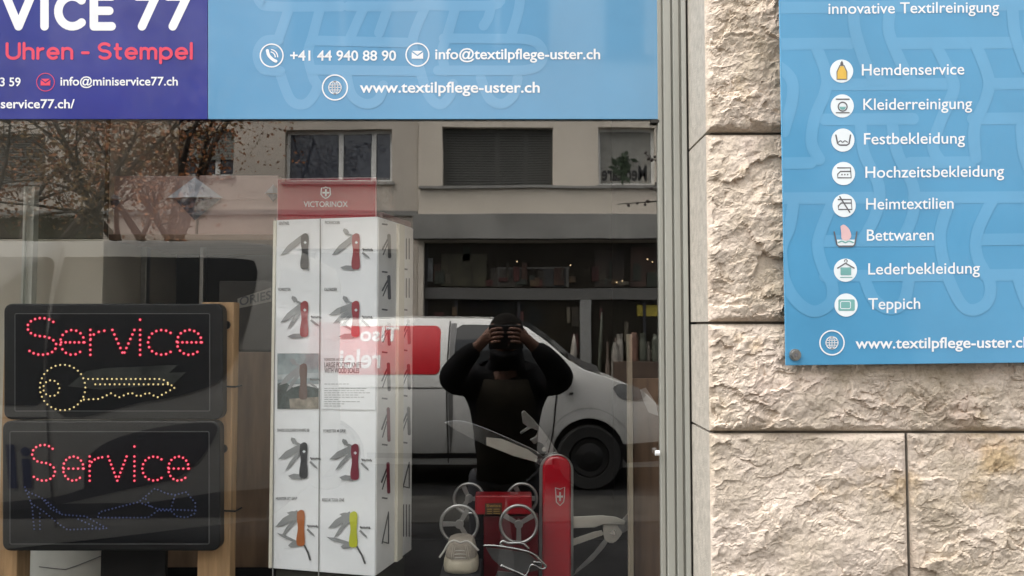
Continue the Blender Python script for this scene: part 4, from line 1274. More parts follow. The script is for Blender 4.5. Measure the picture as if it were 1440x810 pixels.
def car_wheel(t, x, yf, r_, zc):
    def ring(rr, y): return [Vector((x + rr * math.cos(a), y, zc + rr * math.sin(a))) for a in np.linspace(0, 2 * math.pi, 32, endpoint=False)]
    k = MB(); k.rings([ring(r_ * .66, yf - .21), ring(r_ * .96, yf - .21), ring(r_, yf - .18), ring(r_, yf - .03), ring(r_ * .95, yf), ring(r_ * .64, yf - .006), ring(r_ * .60, yf - .05)]); wv = k.build('wheel', TYRE, t, smooth=False)
    k = MB(); k.rings([ring(r_ * .60, yf - .045), ring(r_ * .58, yf - .02), ring(r_ * .44, yf - .03), ring(r_ * .2, yf - .004), ring(r_ * .02, yf - .002)]); rim = k.build('rim', mat('rim_grey', (.022, .022, .023), .4, .6), wv)
    return wv

# ---- the white van across the street
DV = 6.55
vx = lambda u: M(u, 560, DV).x
vz = lambda v: M(720, v, DV).z
vp = lambda pts: [(vx(u), vz(v)) for u, v in pts]
rr_ = 51
def wa(cu, cv=640, r_=rr_): return [(cu - r_ * math.cos(R(a)), cv - r_ * math.sin(R(a))) for a in np.linspace(12, 168, 11)][::-1]
prof = vp([(352, 470), (362, 456), (400, 450), (560, 447.5), (690, 448.5), (722, 452), (742, 461), (768, 480), (798, 506), (822, 520), (852, 530), (884, 541), (908, 553), (928, 572), (938, 600), (942, 640), (940, 662)]
          + [(879, 664)] + wa(829) + [(778, 660), (690, 660), (560, 658), (508, 658)] + wa(458) + [(407, 658), (352, 656), (346, 600)])
rv, rbody, sf, ins = van('white_van', 'white delivery van with a red side patch parked across the street', prof, -DV, 1.78, vz(545), .42, .36, CARW, .06)
s1 = lambda off: (lambda u, v: sf(off)(vx(u), vz(v)))
k = MB(); flat(k, strips([rrect(466, 458, 617.5, 527, 9)]), s1(.004)); patch = k.build('red_patch', mat('van_red', (.52, .012, .022), .35, var=.02), rv, fix=False)
VL = mat('van_lettering', (.75, .74, .74), .4)
k = MB(); text(k, 'TIso', 503, 558, 479, s1(.008), 20, 0, .02, mirror=True); k.build('lettering', VL, patch, fix=False)
k = MB(); text(k, 'relei', 476, 534, 517, s1(.008), 26, 0, .02, mirror=True); k.build('lettering', VL, patch, fix=False)
k = MB(); flat(k, strips([[(640, 462), (648, 457), (718, 458), (735, 464), (760, 484), (786, 508), (784, 516), (640, 524), (638, 500)]]), s1(.006)); k.build('door_window', TINT, rv, fix=False)
for q in ([(630, 452), (628, 520), (628, 655)], [(786, 512), (782, 560), (778, 610), (772, 640)]):
    k = MB(); flat(k, strips(ribbon(q, 2.0)), s1(.005)); k.build('door_gap', TRIM, rv, fix=False)
k = MB(); flat(k, strips([[(631.5, 455), (640, 455), (637, 524), (636, 600), (631, 648), (630, 560)]]), s1(.0045)); k.build('pillar_trim', mat('grey_trim', (.16, .16, .16), .5), rv, fix=False)
k = MB(); flat(k, strips([[(800, 553), (806, 552), (806, 555), (800, 556)]]), s1(.012)); k.build('side_marker', TRIM, rv, fix=False)
k = MB(); c = Vector((vx(790), -DV + .12, vz(528)))
k.rings([[c + Vector((.11 * s_ * math.cos(a), dy, .085 * s_ * math.sin(a))) for a in np.linspace(0, 2 * math.pi, 18, endpoint=False)] for dy, s_ in ((-.10, .5), (-.06, .95), (0, 1.0), (.08, .9), (.12, .6))]); k.build('door_mirror', TRIM, rv, smooth=True)
ws_ = vp([(726, 456), (744, 464), (769, 482), (797, 506)])
k = MB(); n_ = len(ws_)
k.add([(x + .02, -DV - ins(z) - .06, z + .012) for x, z in ws_] + [(x + .06, -DV - .89, z + .055) for x, z in ws_] + [(x + .02, -DV - 1.78 + ins(z) + .06, z + .012) for x, z in ws_], [(i + r_ * n_, i + 1 + r_ * n_, i + 1 + (r_ + 1) * n_, i + (r_ + 1) * n_) for i in range(n_ - 1) for r_ in (0, 1)])
k.build('windscreen', TINT, rv, fix=False)
k = MB(); cw = vp([(798, 506), (822, 519), (846, 527)])
k.add([(x, -DV - .10, z + .014) for x, z in cw] + [(x + .05, -DV - .89, z + .05) for x, z in cw] + [(x, -DV - 1.70, z + .014) for x, z in cw], [(i + r_ * 3, i + 1 + r_ * 3, i + 1 + (r_ + 1) * 3, i + (r_ + 1) * 3) for i in range(2) for r_ in (0, 1)])
k.build('wiper_cowl', TRIM, rv, fix=False)
k = MB(); flat(k, strips([smooth_path([(862, 546), (872, 540), (892, 543), (908, 555), (896, 562), (874, 560), (862, 546)], 4)]), s1(.010)); k.build('headlight', LAMP, rv, fix=False)
k = MB(); flat(k, strips(ribbon(arc(829, 640, 62, 66, -165, -15, 16), 1.6)), s1(.004)); k.build('arch_crease', mat('crease', (.5, .5, .49), .4), rv, fix=False)
for u in (829, 458):
    car_wheel(rv, vx(u), -DV - .03, 45 * S(DV), -.124 + 45 * S(DV))
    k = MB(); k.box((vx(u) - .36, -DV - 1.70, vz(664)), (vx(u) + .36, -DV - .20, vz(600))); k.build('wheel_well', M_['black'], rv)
car_wheel(rv, vx(829), -DV - 1.56, 45 * S(DV), -.124 + 45 * S(DV)); car_wheel(rv, vx(458), -DV - 1.56, 45 * S(DV), -.124 + 45 * S(DV))

k = MB(); flat(k, strips([rrect(650, 541, 672, 547, 2)]), s1(.02)); k.build('handle', TRIM, rv, fix=False)
k = MB(); flat(k, strips([[(862, 628), (938, 622), (940, 652), (884, 656)]]), s1(.006)); k.build('bumper_trim', TRIM, rv, fix=False)
k = MB(); flat(k, strips([[(512, 640), (772, 642), (772, 650), (512, 648)]]), s1(.006)); k.build('sill_trim', TRIM, rv, fix=False)
k = MB(); flat(k, ribbon([(410, 545), (626, 546)], 1.4, cap=False), s1(.004)); k.build('slide_rail', TRIM, rv, fix=False)
# ---- the grey-white van parked close by
DN = 3.0
nx = lambda u: M(u, 560, DN).x
nz = lambda v: M(720, v, DN).z
npf = lambda pts: [(nx(u), nz(v)) for u, v in pts]
def wn(cu): return [(cu - 78 * math.cos(R(a)), 805 - 82 * math.sin(R(a))) for a in np.linspace(8, 172, 11)]
prof = npf([(-830, 345), (-800, 337), (-300, 334), (300, 336), (362, 340), (380, 350), (388, 380), (384, 470), (380, 560), (388, 640), (382, 715), (370, 737)] + [(q) for q in wn(-160)[::-1]] + [(-420, 742)] + [(q) for q in wn(-660)[::-1]] + [(-720, 742), (-900, 735), (-935, 690), (-930, 590), (-890, 520)])
lv, lbody, sf2, ins2 = van('panel_van', 'pale grey van with long dark windows parked at the near kerb', prof, -DN, 1.9, nz(520), .24, .14, mat('car_pale', (.19, .19, .182), .3, var=.015, coat=.6), .09)
s2 = lambda off: (lambda u, v: sf2(off)(nx(u), nz(v)))
k = MB(); flat(k, strips([rrect(-560, 359, -230, 566, 14), rrect(-215, 359, 60, 570, 14), smooth_path([(72, 359), (200, 359), (330, 362), (350, 372), (352, 400), (340, 470), (318, 525), (280, 548), (200, 565), (72, 574), (72, 359)], 5)]), s2(.006)); k.build('side_window', TINT, lv, fix=False)
k = MB(); flat(k, strips([[(95, 543), (120, 522), (150, 517), (250, 513), (238, 524), (262, 523), (244, 540), (140, 548)]]), s2(.010)); k.build('paper_sheet', mat('paper_grey_green', (.055, .062, .056), .6, 0, .45, 9), lv, fix=False)
k = MB(); flat(k, strips([smooth_path([(112, 690), (118, 650), (150, 622), (220, 602), (300, 596), (292, 630), (250, 672), (180, 690), (60, 716), (-60, 728), (-60, 716), (60, 704), (112, 690)], 5)]), s2(.004)); k.build('dark_swoosh', mat('swoosh_black', (.035, .035, .04), .35), lv, fix=False)  # dark curved shape low on the van's side
k = MB(); text(k, 'il', 6, 40, 688, s2(.005), 62, 0, .02, mirror=True); k.build('lettering', mat('decal_blue', (.03, .035, .08), .4), lv, fix=False)
k = MB(); flat(k, strips(ribbon([(-560, 590), (64, 588)], 3, cap=False)), s2(.004)); k.build('door_track', TRIM, lv, fix=False)
k = MB(); flat(k, strips(ribbon([(66, 345), (66, 750)], 2.2, cap=False)), s2(.005)); k.build('door_gap', TRIM, lv, fix=False)
k = MB(); flat(k, strips([[(-500, 738), (368, 734), (378, 690), (300, 696), (200, 712), (-500, 716)]]), s2(.004)); k.build('sill_trim', TRIM, lv, fix=False)
for u in (-160, -660):
    for yy in (-DN - .03, -DN - 1.68):
        car_wheel(lv, nx(u), yy, .33, -.124 + .33)

# ---- buildings across the street
DB = 14.1
bx = lambda u, d=DB: M(u, 300, d).x
bz = lambda v, d=DB: M(720, v, d).z
WALLL = mat('render_left', (.48, .43, .37), .9, 0, .06, .8, .1, 30)
WALLR = mat('render_right', (.60, .54, .46), .9, 0, .06, .8, .1, 30)
CONC = mat('concrete_fascia', (.23, .225, .21), .85, 0, .12, 1.5, .1, 30)
WFR = mat('window_frame_white', (.66, .66, .63), .5)
PANE = mat('far_pane', (.045, .052, .070), .05, var=0, spec=.8)
SHUT = mat('shutter_grey', (.12, .12, .11), .6)
def facade(parent, x0, x1, z0, z1, y, openings, m, depth=.22):
    xs = sorted({x0, x1, *[q for o in openings for q in o[:2]]}); zs = sorted({z0, z1, *[q for o in openings for q in o[2:]]})
    k = MB()
    for a, b in zip(xs, xs[1:]):
        for c, d in zip(zs, zs[1:]):
            cx, cz = (a + b) / 2, (c + d) / 2
            if any(o[0] < cx < o[1] and o[2] < cz < o[3] for o in openings): continue
            k.poly([(b, y, c), (a, y, c), (a, y, d), (b, y, d)])
    for a, b, c, d in openings:
        k.poly([(a, y, c), (a, y - depth, c), (a, y - depth, d), (a, y, d)]); k.poly([(b, y, c), (b, y, d), (b, y - depth, d), (b, y - depth, c)])
        k.poly([(a, y, d), (a, y - depth, d), (b, y - depth, d), (b, y, d)]); k.poly([(a, y, c), (b, y, c), (b, y - depth, c), (a, y - depth, c)])
    for q in (((x0, y, z0), (x0, y - 8, z0), (x0, y - 8, z1), (x0, y, z1)), ((x1, y, z0), (x1, y, z1), (x1, y - 8, z1), (x1, y - 8, z0)), ((x0, y, z1), (x0, y - 8, z1), (x1, y - 8, z1), (x1, y, z1))):
        k.poly(q)
    k.poly([(x0, y - 8, z0), (x1, y - 8, z0), (x1, y - 8, z1), (x0, y - 8, z1)])
    return k.build('wall', m, parent, fix=False)
def opn(u0, u1, v0, v1): return (bx(u0), bx(u1), bz(v1), bz(v0))
def bwin(parent, o, mull=(), style='pane', sill=True, y=-DB):
    a, b, c, d = o
    k = MB(); yy = y - .16
    t_ = .06
    for q in ((a, b, d - t_, d), (a, b, c, c + t_), (a, a + t_, c + t_, d - t_), (b - t_, b, c + t_, d - t_)): k.box((q[0], yy, q[2]), (q[1], yy - .06, q[3]))
    for m_ in mull: k.box((m_ - .045, yy + .012, c + t_), (m_ + .045, yy - .05, d - t_))
    fr_ = k.build('window', WFR if style != 'shutter' else SHUT, parent)
    if style != 'shutter':
        k = MB(); k.box((a + t_, yy - .03, c + t_), (b - t_, yy - .04, d - t_)); k.build('pane', PANE, fr_)
    else:
        k = MB(); z = c + .02
        while z < d - .03:
            k.add([(a + .03, yy + .03, z), (b - .03, yy + .03, z), (b - .03, yy - .01, z + .045), (a + .03, yy - .01, z + .045)], [(0, 1, 2, 3)]); z += .05
        k.build('slats', SHUT, fr_, fix=False)
        k = MB(); k.box((a, yy - .03, c), (b, yy - .035, d)); k.build('backing', M_['black'], fr_)
    if sill:
        k = MB(); k.box((a - .05, y + .06, c - .06), (b + .05, y - .02, c - .002)); k.build('sill', CONC, parent)
    return fr_
lb_ = thing('apartment_building', 'grey brown rendered building with a broad window across the street, left of the joint', 'building', (bx(300), -DB - 4, 0))
o1, o2, o0 = opn(247, 327, 182, 247), opn(400, 551, 182, 256), opn(-60, 62, 188, 256)
u1_, u2_ = opn(400, 551, -40, 72), opn(-60, 62, -40, 60)
og = [opn(330, 560, 350, 690), opn(40, 250, 350, 690)]
facade(lb_, bx(-900), bx(587.5), 0, 11, -DB, [o0, o1, o2, u1_, u2_] + og, WALLL)
bwin(lb_, o0, (), 'shutter'); w1 = bwin(lb_, o1, (bx(273), bx(300))); bwin(lb_, o2, (bx(477), bx(524)))
k = MB(); z = bz(222)
while z < bz(184): k.box((o1[0] + .02, -DB - .10, z), (o1[1] - .02, -DB - .12, z + .045)); z += .055
k.build('roller_blind', mat('blind', (.22, .23, .21), .6), w1)
bwin(lb_, u1_, (bx(477),)); bwin(lb_, u2_)
for o in og: bwin(lb_, o, ((o[0] + o[1]) / 2,), sill=False)
k = MB(); k.box((bx(-900), -DB + .05, bz(303)), (bx(587), -DB + .001, bz(296))); k.build('string_course', CONC, lb_)
rb_ = thing('shop_house', 'warm beige rendered house with a dark shopfront under its shuttered window', 'building', (bx(760), -DB - 4, 0))
o3, o4, o5 = opn(622, 778, 180, 262), opn(842, 921, 180, 261), opn(985, 1140, 180, 262)
u3_, u4_ = opn(622, 778, -40, 76), opn(850, 914, -30, 80)
shopo = (bx(596), bx(1250), .0, bz(340))
facade(rb_, bx(588.5), bx(1700), 0, 11, -DB + .06, [o3, o4, o5, u3_, u4_, shopo], WALLR, .6)
bwin(rb_, u3_, (bx(700),), y=-DB + .06); bwin(rb_, u4_, (), y=-DB + .06); bwin(rb_, o3, (bx(699), bx(739)), 'shutter', y=-DB + .06); w4 = bwin(rb_, o4, (), y=-DB + .06); bwin(rb_, o5, (bx(1060),), 'shutter', y=-DB + .06)
k = MB(); k.box((o4[0] + .07, -DB - .122, o4[2] + .07), (o4[1] - .07, -DB - .127, o4[3] - .07)); k.build('net_curtain', mat('net_curtain', (.27, .265, .24), .8, 0, .12, 4), w4)
k = MB(); text(k, 'Medicare', bx(848), bx(911), 0, lambda x, z: Vector((x, -DB - .112, bz(252) + z)), -.30, 0, .02, mirror=True); k.build('lettering', mat('window_letter', (.012, .012, .012), .5), w4, fix=False)
k = MB()
for i in range(46):
    c = Vector((bx(877 + random.gauss(0, 6)), -DB - .10 + random.uniform(-.01, .04), bz(232 + random.gauss(0, 7))))
    d = Vector((random.gauss(0, 1), random.gauss(0, .4), random.gauss(0, 1))).normalized() * .11; e_ = d.cross(Vector((0, 1, 0))).normalized() * .04
    k.add([c - d, c + e_, c + d, c - e_], [(0, 1, 2, 3)])
k.tube([Vector((bx(877), -DB - .10, bz(258))), Vector((bx(877), -DB - .09, bz(236)))], .02, 6)
k.build('pot_plant', mat('dark_leaf', (.03, .05, .025), .6), w4, fix=False)
k = MB(); k.box((bx(590), -DB + .13, bz(266)), (bx(1700), -DB + .062, bz(262.5))); k.build('string_course', CONC, rb_)
k = MB(); k.box((bx(583), -DB + .32, bz(338)), (bx(1700), -DB + .063, bz(303))); k.build('fascia', CONC, rb_, .01)
sd_ = thing('shopfront', 'dark glazed shopfront with pale cross bar on the ground floor opposite', 'shopfront', (bx(800), -DB - .2, 0))
DKF = mat('dark_frame', (.02, .02, .024), .5)
SFG = mat('shop_pane', (.018, .016, .012), .08, var=0, spec=.4)
yq = -DB - .22
k = MB(); k.box((shopo[0], yq - .05, .01), (shopo[1], yq - .02, shopo[3])); k.build('shop_pane', SFG, sd_)
k = MB(); k.box((shopo[0] + .01, yq + .10, bz(421)), (shopo[1], yq - .019, bz(404.5))); k.build('cross_bar', mat('bar_grey', (.115, .112, .105), .6), sd_, .01)
for u0, u1 in ((816, 832), (1010, 1026)):
    k = MB(); k.box((bx(u0), yq + .16, .01), (bx(u1), yq - .019, bz(421) - .002)); k.build('pillar', mat('pillar_grey', (.24, .24, .23), .6), sd_, .01)
for u in (598, 640, 730, 908):
    k = MB(); k.box((bx(u) - .03, yq + .03, .01), (bx(u) + .03, yq - .019, bz(421) - .004 if u > 600 else shopo[3] - .01)); k.build('frame_bar', DKF, sd_)
for u in (598.5, 700, 808, 850):
    pass
def poster(u0, u1, v0, v1, col, nm='poster'):
    k = MB(); k.box((bx(u0), yq + .005, bz(v1)), (bx(u1), yq - .018, bz(v0))); return k.build(nm, mat('poster_tone', col, .6, 0, .3, 3), sd_)
poster(594.5, 607, 361, 395, (.20, .21, .21)); poster(619, 684, 355, 402, (.055, .05, .028)); poster(690, 735, 375, 402, (.045, .038, .03)); poster(838, 880, 350, 402, (.035, .025, .018)); poster(889, 925, 346, 402, (.06, .035, .025)); poster(650, 660, 345, 365, (.02, .03, .02)); poster(762, 800, 376, 402, (.03, .03, .028))
k = MB()
for q in ((700, 801, 374, 377), (700, 703, 377, 402), (797, 800.5, 377, 402)): k.box((bx(q[0]), yq + .012, bz(q[3])), (bx(q[1]), yq - .017, bz(q[2])))
k.build('inner_frame', mat('inner_frame', (.10, .095, .085), .6), sd_)
poster(898, 940, 428, 444, (.30, .24, .03), 'yellow_panel')
rc = random.Random(21)
ct_ = [mat('clutter_tone', c_, .6, 0, .3, 5) for c_ in ((.05, .022, .012), (.035, .028, .018), (.08, .05, .025), (.03, .035, .025), (.10, .085, .06), (.06, .015, .012))]
for i in range(44):
    u = rc.uniform(602, 925); up__ = rc.random() < .62
    z0_ = bz(rc.uniform(392, 403)) if up__ else bz(rc.uniform(440, 500))
    w_, h_ = rc.uniform(.04, .22), rc.uniform(.08, .42)
    k = MB(); k.box((bx(u), yq + rc.uniform(.004, .05), z0_), (bx(u) + w_, yq - .018, min(z0_ + h_, bz(342)) if up__ else z0_ + h_)); k.build('shelf_goods', rc.choice(ct_), sd_, .008)
glow = mat('warm_highlight', (.8, .6, .3), .4, var=0, emit=(1, .75, .45), es=.8)  # warm highlights put in as tiny glowing beads
for (u, v) in ((912, 364), (919, 368), (869, 396), (877, 394), (728, 366), (803, 372)):
    c = Vector((bx(u), yq + .06, bz(v)))
    k = MB(); k.rings([[c + Vector((.016 * math.sin(ph) * math.cos(a), .016 * math.cos(ph), .016 * math.sin(ph) * math.sin(a))) for a in np.linspace(0, 2 * math.pi, 8, endpoint=False)] for ph in (.1, .8, 1.57, 2.4, 3.0)]); k.build('warm_highlight', glow, sd_)
tb = thing('goods_table', 'low wooden stand crowded with pale pots and bottles in front of the shopfront opposite', 'display stand', (bx(890), yq + .5, 0))
k = MB(); k.box((bx(858), yq + .30, 0), (bx(960), yq + .75, bz(507))); k.build('counter', mat('counter_tone', (.085, .055, .038), .6, 0, .25, 4), tb, .01)
rg = random.Random(5)
tones = [mat('goods_tone', c_, .6, 0, .2, 8) for c_ in ((.20, .18, .15), (.13, .10, .08), (.24, .22, .19), (.07, .075, .055), (.16, .085, .06))]
for i in range(26):
    u = rg.uniform(850, 955); h_ = rg.uniform(.22, .60); rr0 = rg.uniform(.045, .085)
    base = 0 if u < 862 else bz(507)
    if base == 0: h_ += .75
    c = Vector((bx(u), yq + .5 + rg.uniform(-.16, .16), base))
    sec = ((rr0 * .9, .001), (rr0, .05), (rr0, h_ * rg.uniform(.5, .7)), (rr0 * rg.uniform(.35, 1.0), h_ * .82), (rr0 * rg.uniform(.3, 1.1), h_))
    k = MB(); k.rings([[c + Vector((rr * math.cos(a), rr * math.sin(a), zz_)) for a in np.linspace(0, 2 * math.pi, 10, endpoint=False)] for rr, zz_ in sec])
    k.build('bottle' if h_ < .45 else 'pot', rg.choice(tones), tb)
for (u, v0, v1, w_) in ((800, 470, 520, 5), (838, 440, 500, 4)):
    pl_ = thing('umbrella_stand' if u == 800 else 'signpost', 'folded pale parasol leaning by the shopfront pillar' if u == 800 else 'thin dark post beside the shopfront pillar', 'parasol' if u == 800 else 'post', (bx(u), yq + .9, 0))
    k = MB(); k.tube([Vector((bx(u), yq + .9, .0)), Vector((bx(u), yq + .9, bz(v1))), Vector((bx(u + 2), yq + .9, (bz(v1) + bz(v0)) / 2)), Vector((bx(u + 3), yq + .9, bz(v0)))], [.02, .03, .07 if u == 800 else .03, .015], 10)
    k.build('canopy' if u == 800 else 'shaft', tones[2] if u == 800 else tones[3], pl_, smooth=True)

# ---- trees, hedge, shrub across the street
BARK = mat('bark', (.045, .036, .028), .9, 0, .25, 8, .4, 30)
LEAFM = mat('autumn_leaf', (.21, .125, .045), .7, 0, .35, 3)
LEAF2 = mat('rust_leaf', (.24, .088, .026), .7, 0, .35, 3)
def tree(label, u, dist, h, spread, nleaf, leafm, seed, base=.10, lz=(1.9, 9)):
    rn = random.Random(seed)
    x0 = M(u, 300, dist).x
    t = thing('tree', label, 'tree', (x0, -dist, 0), 'autumn trees across the street')
    k = MB(); tips = []
    def limb(p, d, ln, r_, lev):
        pts, rs = [p.copy()], [r_]
        q = p.copy(); dd = d.copy()
        n = 6
        for i in range(n):
            dd = (dd + Vector((rn.gauss(0, .12), rn.gauss(0, .12), rn.gauss(.02, .06)))).normalized()
            q = q + dd * ln / n
            pts.append(q.copy()); rs.append(r_ * (1 - .75 * (i + 1) / n))
            if lev < 3 and i >= 1 and rn.random() < .75:
                s_ = Vector((rn.gauss(0, 1), rn.gauss(0, 1), rn.gauss(.3, .5))).normalized()
                limb(q, (dd * .5 + s_ * .8).normalized(), ln * rn.uniform(.4, .62), rs[-1] * .6, lev + 1)
            if lev >= 1: tips.append(q.copy())
        k.tube(pts, rs, 7 if lev < 2 else 5)
    trunk = MB()
    hz_ = h * .30
    trunk.tube([Vector((x0, -dist, 0)), Vector((x0 + .02, -dist, hz_ * .5)), Vector((x0 - .03, -dist, hz_)), Vector((x0, -dist, hz_ * 1.25))], [base * 1.35, base, base * .9, base * .7], 12)
    tr_ = trunk.build('trunk', BARK, t, smooth=True)
    for i in range(6):
        a = 2 * math.pi * i / 6 + rn.uniform(-.4, .4)
        limb(Vector((x0, -dist, hz_ * rn.uniform(.85, 1.2))), Vector((math.cos(a) * spread, math.sin(a) * spread, 1)).normalized(), h * rn.uniform(.45, .62), base * .55, 0)
    k.build('limbs', BARK, t, smooth=True)
    lf = MB()
    for i in range(nleaf):
        c = rn.choice(tips) + Vector((rn.gauss(0, .18), rn.gauss(0, .18), rn.gauss(0, .18)))
        d = Vector((rn.gauss(0, 1), rn.gauss(0, 1), rn.gauss(0, 1))).normalized()
        e_ = d.orthogonal().normalized()
        e_ = Matrix.Rotation(rn.uniform(0, 6), 3, d) @ e_
        s_ = rn.uniform(.022, .048)
        lf.add([c - d * s_, c + e_ * s_ * .6, c + d * s_, c - e_ * s_ * .6], [(0, 1, 2, 3)])
    lf.build('crown', leafm, t, fix=False)
    return t
tree('sparse autumn tree with forked trunk at the far left across the street', 42, 10.0, 7.0, .8, 9000, LEAFM, 3, .12)
tree('rust leaved tree right of the forked tree across the street', 222, 11.4, 6.6, .48, 10000, LEAF2, 11, .17)
hd_ = thing('hedge', 'low dark clipped hedge below the autumn trees across the street', 'hedge', (M(0, 300, 11.8).x, -11.8, 0))
k = MB(); k.box((M(-500, 300, 11.8).x, -11.65, 0), (M(128, 300, 11.8).x, -12.2, M(720, 312, 11.8).z)); k.build('hedge_core', mat('hedge_core', (.03, .035, .018), .9, 0, .4, 4), hd_)
k = MB()
xa, xb_, zt_ = M(-500, 300, 11.8).x, M(130, 300, 11.8).x, M(720, 308, 11.8).z
for i in range(9000):
    x = random.uniform(xa, xb_); z = random.uniform(.05, zt_); y = -11.62 - random.uniform(0, .08)
    if random.random() < .3: z = zt_ + random.uniform(-.1, .04); y = random.uniform(-12.2, -11.6)
    c = Vector((x, y, z)); d = Vector((random.gauss(0, 1), random.gauss(0, 1), random.gauss(0, 1))).normalized(); e_ = d.orthogonal().normalized(); s_ = random.uniform(.03, .06)
    k.add([c - d * s_, c + e_ * s_ * .6, c + d * s_, c - e_ * s_ * .6], [(0, 1, 2, 3)])
k.build('hedge_leaves', mat('hedge_leaf', (.055, .06, .028), .8, 0, .4, 6), hd_, fix=False)
bs = thing('berry_shrub', 'bare twiggy shrub with dark berries reaching in at the right', 'shrub', (M(1010, 300, 5.2).x, -5.2, -.12))
k = MB(); x0 = M(1010, 300, 5.2).x; bb = MB()
k.tube([(x0, -2.3, 0), (x0 + .03, -2.3, .9), (x0 - .02, -2.3, 1.7), (x0 - .02, -2.3, 2.6)], [.03, .026, .02, .008], 8)
for (u1, v1, u2, v2, u3, v3) in ((990, 300, 930, 282, 868, 287), (985, 262, 935, 272, 905, 262), (990, 250, 930, 230, 905, 215), (1000, 330, 960, 330, 925, 345), (995, 240, 950, 250, 918, 262)):
    pts = [M(u1 + 60, v1 + 20, 2.3), M(u1, v1, 2.3), M(u2, v2, 2.3), M(u3, v3, 2.3)]
    k.tube(pts, [.008, .006, .004, .002], 5)
    for j in range(5):
        t_ = random.uniform(0, 1); c = pts[2].lerp(pts[3], t_) + Vector((random.gauss(0, .008), 0, random.gauss(0, .012)))
        bb.rings([[c + Vector((.008 * math.sin(ph) * math.cos(a), .008 * math.sin(ph) * math.sin(a), .008 * math.cos(ph))) for a in np.linspace(0, 2 * math.pi, 8, endpoint=False)] for ph in (.05, .8, 1.57, 2.3, 3.1)])
k.build('twigs', BARK, bs, smooth=True); bb.build('berries', mat('dark_berry', (.03, .012, .012), .5), bs, smooth=True)

# ================================================================== THE PHOTOGRAPHER
ph = thing('person', 'person in a dark jacket holding up a phone, mirrored in the pane', 'person', (-.03, -2.25, 0))
def skin(name, verts, edges, radii, m, parent, root=0, sub=2):
    me = bpy.data.meshes.new(name)
    me.from_pydata([tuple(v) for v in verts], edges, [])
    o = bpy.data.objects.new(name, me)
    COL.objects.link(o)
    o.modifiers.new('skin', 'SKIN')
    if not me.skin_vertices:
        bm = bmesh.new(); bm.from_mesh(me); bm.verts.layers.skin.verify(); bm.to_mesh(me); bm.free()
    for q, (v, r_) in enumerate(zip(me.skin_vertices[0].data, radii)):
        v.radius = (r_, r_) if not isinstance(r_, tuple) else r_
        v.use_root = q == root
    s_ = o.modifiers.new('sub', 'SUBSURF'); s_.levels = sub; s_.render_levels = sub
    me.materials.append(m)
    bpy.context.view_layer.update()
    dg = bpy.context.evaluated_depsgraph_get()
    me2 = bpy.data.meshes.new_from_object(o.evaluated_get(dg))
    o.modifiers.clear(); o.data = me2
    me2.polygons.foreach_set('use_smooth', [True] * len(me2.polygons))
    o.parent = parent; o.matrix_parent_inverse = parent.matrix_world.inverted()
    return o
px0 = -.03
SKINM = mat('skin_tone', (.13, .06, .038), .7, var=.04)
V, E, RR = [], [], []
def j(p, r_, prev=None):
    V.append(Vector(p)); RR.append(r_)
    if prev is not None: E.append((prev, len(V) - 1))
    return len(V) - 1
pel = j((px0, -2.26, .86), (.11, .085))
wst = j((px0, -2.26, 1.02), (.125, .09), pel)
chs = j((px0, -2.265, 1.20), (.145, .10), wst)
nk0 = j((px0, -2.26, 1.33), .065, chs)
nk1 = j((px0, -2.235, 1.395), .052, nk0)
hd0 = j((px0, -2.205, 1.455), (.066, .074), nk1)
hd1 = j((px0, -2.205, 1.525), (.072, .088), hd0)
hd2 = j((px0, -2.215, 1.575), (.055, .065), hd1)
nos = j((px0, -2.112, 1.482), .013, hd0)
J = {}
for s_ in (-1, 1):
    sh_ = j((px0 + s_ * .165, -2.265, 1.30), .055, chs)
    el = j((px0 + s_ * .285, -2.06, 1.315), .042, sh_)
    wr = j((px0 + s_ * .115, -1.965, 1.475), .028, el)
    pm = j((px0 + s_ * .078, -1.945, 1.51), (.030, .018), wr)
    J[s_] = (sh_, el, wr, pm)
    for i, (dz, ln) in enumerate(((.020, .052), (.000, .060), (-.020, .056), (-.040, .044))):
        b0 = j((px0 + s_ * .066, -1.938, 1.515 + dz), .0095, pm)
        b1 = j((px0 + s_ * (.066 - ln * .35), -1.915 + .004 * i, 1.52 + dz), .009, b0)
        b2 = j((px0 + s_ * (.066 - ln), -1.922 + .004 * i, 1.522 + dz), .008, b1)
    t0 = j((px0 + s_ * .082, -1.958, 1.535), .011, pm)
    t1 = j((px0 + s_ * .055, -1.962, 1.565), .0095, t0)
    hp = j((px0 + s_ * .09, -2.26, .80), .075, pel)
    kn = j((px0 + s_ * .105, -2.235, .47), .058, hp)
    an = j((px0 + s_ * .11, -2.27, .09), .040, kn)
    to = j((px0 + s_ * .125, -2.13, .035), .032, an)
body = skin('body', V, E, RR, SKINM, ph)
# jacket
JK = mat('dark_jacket', (.005, .005, .006), .95, 0, .3, 12, .9, 14, spec=.1)
VEST = mat('olive_jumper', (.012, .010, .007), .95, 0, .25, 20, .7, 18, spec=.1)
V, E, RR = [], [], []
a = j((px0, -2.26, .78), (.180, .145)); b = j((px0, -2.26, 1.0), (.165, .125), a); c = j((px0, -2.265, 1.19), (.178, .130), b); d = j((px0, -2.26, 1.315), (.105, .085), c); d = j((px0, -2.245, 1.37), (.095, .09), d); d = j((px0, -2.21, 1.43), (.094, .112), d); j((px0, -2.205, 1.452), (.090, .108), d)
for s_ in (-1, 1):
    q = j((px0 + s_ * .17, -2.262, 1.29), .082, c); q = j((px0 + s_ * .235, -2.16, 1.28), .085, q); q = j((px0 + s_ * .275, -2.05, 1.30), .078, q); q = j((px0 + s_ * .20, -2.0, 1.40), .058, q); q = j((px0 + s_ * .128, -1.968, 1.465), .045, q)
skin('jacket', V, E, RR, JK, ph)
